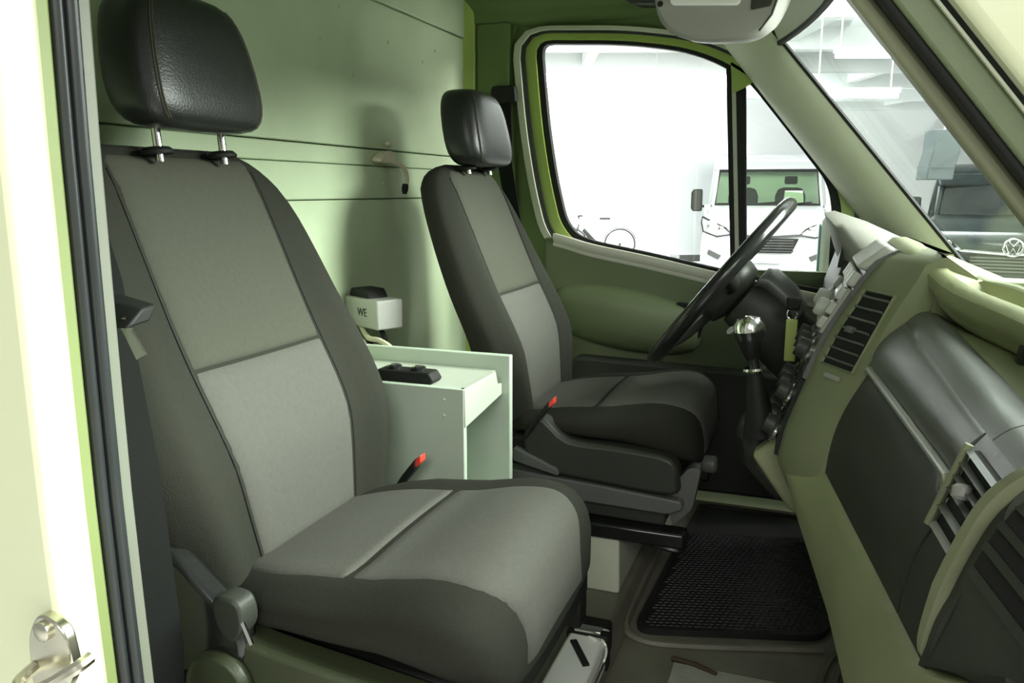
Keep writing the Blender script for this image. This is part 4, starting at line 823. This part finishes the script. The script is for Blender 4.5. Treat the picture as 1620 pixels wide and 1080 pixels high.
        obj('bumper_corner', loft([[(sg*h*a, y, z) for a, y, z in ((0.50, -0.035, low+0.06), (0.50, -0.045, low+0.30), (0.62, -0.04, low+0.58), (0.80, 0.02, low+0.66), (0.985, 0.14, low+0.60), (1.0, 0.18, low+0.1))], [(sg*h*a, 0.25, z) for a, z in ((0.50, low+0.06), (0.50, low+0.30), (0.62, low+0.58), (0.80, low+0.66), (0.985, low+0.60), (0.99, low+0.1))]]), paint, t, local=True, bevel=0.03)
        obj('wheel', lathe([(0.22, -0.12), (0.36, -0.12), (0.38, -0.08), (0.38, 0.08), (0.36, 0.12), (0.22, 0.12)], (sg*(h-0.16), 0.75, 0.38), (1, 0, 0), 20), 'tyre', t, local=True)
    # grille
    gz0, gz1 = hoodz-0.66, hoodz-0.42
    gr_ = obj('grille', loft([[(x*h, y, z) for x, z in ((-0.40, gz0), (0.40, gz0), (0.50, gz1), (-0.50, gz1))] for y in (-0.03, 0.1)]), 'black', t, local=True)
    for k in range(5):
        z = lerp(gz0+0.03, gz1-0.03, k/4); obj('slat', bx(-h*0.43, h*0.43, -0.045, -0.03, z-0.010, z+0.010), 'grey_plastic', gr_, local=True)
    obj('grille_bar', tube([(-h*0.55, -0.02, hoodz-0.36), (0, -0.05, hoodz-0.40), (h*0.55, -0.02, hoodz-0.36)], 0.02, 6), 'chrome' if dark else 'grey_plastic', t, local=True)
    obj('bumper_lip', bx(-h*0.55, h*0.55, -0.045, 0.1, low+0.02, low+0.10), 'dark_plastic' if not dark else paint, t, local=True, bevel=0.01)
    pl = obj('number_plate', bx(-0.27, 0.27, -0.065, -0.05, gz0-0.17, gz0-0.05), 'paper', t, local=True, bevel=0.004)
    return t, hoodz, h, pl, gz0
wv, *_ = make_van('white_van', 'white van facing the camera beyond the steering wheel', 4.26, 13.7, 2.14, 1.42, 2.03, 1.30, 'van_white', 'van_glass', 0.24, False, -0.29)
bv_, hz_, hh_, pl_, gz_ = make_van('dark_van', 'dark blue-grey van facing the camera beyond the windscreen', 6.72, 10.9, 2.28, 1.30, 1.74, 1.22, 'van_dark', 'van_glass_dark', 0.20, True, -0.50)
em = obj('emblem', tube([(0.115*math.cos(a), -0.085, hz_-0.30+0.115*math.sin(a)) for a in [2*PI*k/24 for k in range(24)]], 0.016, 8, True), 'chrome', bv_, local=True)
obj('emblem_mark', merge(tube([(-0.055, -0.085, hz_-0.215), (0, -0.085, hz_-0.285), (0.055, -0.085, hz_-0.215)], 0.012, 6), tube([(-0.085, -0.085, hz_-0.27), (-0.045, -0.085, hz_-0.385), (0, -0.085, hz_-0.31), (0.045, -0.085, hz_-0.385), (0.085, -0.085, hz_-0.27)], 0.012, 6)), 'chrome', em, local=True)
# bicycle
bi = thing('bicycle', 'white bicycle with black tyres leaning by the hall wall', 'bicycle', gpos(2.2, 20, GZ), YAW)
def wheel(x):
    wr = obj('tyre', tube([(x+0.37*math.cos(a), 0, 0.38+0.37*math.sin(a)) for a in [2*PI*k/32 for k in range(32)]], 0.022, 6, True), 'tyre', bi, local=True)
    obj('rim', tube([(x+0.335*math.cos(a), 0, 0.38+0.335*math.sin(a)) for a in [2*PI*k/32 for k in range(32)]], 0.010, 5, True), 'silver', wr, local=True)
    obj('hub', lathe([(0.03, -0.05), (0.04, 0), (0.03, 0.05)], (x, 0, 0.38), (0, 1, 0), 10), 'dark_plastic', wr, local=True)
    for k in range(12): obj('spoke', tube([(x, 0, 0.38), (x+0.33*math.cos(PI*k/6), 0, 0.38+0.33*math.sin(PI*k/6))], 0.003, 4), 'silver', wr, local=True)
    obj('mudguard', tube([(x+0.41*math.cos(a), 0, 0.38+0.41*math.sin(a)) for a in [PI*(0.1+0.8*k/12) for k in range(13)]], 0.012, 5), 'dark_plastic', wr, local=True)
wheel(0.45); wheel(-0.72)
obj('frame', merge(tube([(-0.55, 0, 0.95), (-0.50, 0, 0.75), (-0.1, 0, 0.38)], 0.035, 8), tube([(-0.1, 0, 0.38), (0.05, 0, 0.95)], 0.025, 8), tube([(-0.52, 0, 0.85), (0.02, 0, 0.82)], 0.022, 8), tube([(-0.1, 0, 0.38), (0.45, 0, 0.38), (0.04, 0, 0.82)], 0.014, 6)), 'van_white', bi, local=True)
obj('fork', tube([(-0.54, 0, 0.92), (-0.72, 0, 0.38)], 0.020, 6), 'dark_plastic', bi, local=True)
obj('handlebar', tube([(-0.50, -0.28, 1.08), (-0.58, -0.12, 1.06), (-0.56, 0, 1.0), (-0.58, 0.12, 1.06), (-0.50, 0.28, 1.08)], 0.018, 6), 'black', bi, local=True)
obj('saddle', loft([[(0.20, -0.08, z), (0.20, 0.08, z), (-0.06, 0.03, z), (-0.06, -0.03, z)] for z in (0.98, 1.03)]), 'black', bi, local=True, bevel=0.015)
obj('battery', tube([(-0.46, 0, 0.74), (-0.16, 0, 0.43)], 0.05, 8), 'black', bi, local=True)
obj('crank', lathe([(0.09, -0.02), (0.09, 0.02)], (-0.1, -0.04, 0.38), (0, 1, 0), 14), 'dark_plastic', bi, local=True)
# hanging duct / panel seen through the windscreen
hd_ = thing('hanging_duct', 'grey duct hanging from the hall ceiling above the dark van', 'duct', gpos(4.63, 9.0, 1.05), YAW)
obj('duct_body', loft([[(a+x, y, z) for x, y in ((-0.16, -0.1), (0.13, -0.1), (0.13, 0.15), (-0.16, 0.15))] for a, z in ((0.0, 0.0), (0.01, 0.13), (0.05, 0.30), (0.055, 0.53))]), 'duct_grey', hd_, local=True, bevel=0.01)
obj('duct_collar', bx(-0.15, 0.13, -0.11, 0.16, 0.125, 0.14), 'duct_grey', hd_, local=True)
obj('hanger', tube([(0.05, 0.02, 0.5), (0.05, 0.02, 2.61)], 0.008, 6), 'garage_wall', hd_, local=True)
# distant small car behind the dark van
# driver's exterior mirror outside the quarter window
mr = thing('door_mirror', 'white exterior door mirror outside the quarter window', 'mirror', (0.93, 1.12, 0.6))
obj('mirror_shell', loft([[(x, y, z) for x, y in ((0.885+d, 1.10), (0.945-d*0.5, 1.08), (0.96-d*0.5, 1.26), (0.90+d, 1.28))] for z, d in ((0.60, 0.02), (0.63, 0.0), (0.84, 0.0), (0.87, 0.02))]), 'van_white', mr, bevel=0.012)
obj('mirror_glass', bx(0.879, 0.886, 1.115, 1.265, 0.64, 0.83), 'teal', mr, bevel=0.003)
obj('mirror_arm', tube([(0.93, 1.03, 0.66), (0.93, 1.12, 0.66)], 0.02, 8), 'black', mr)
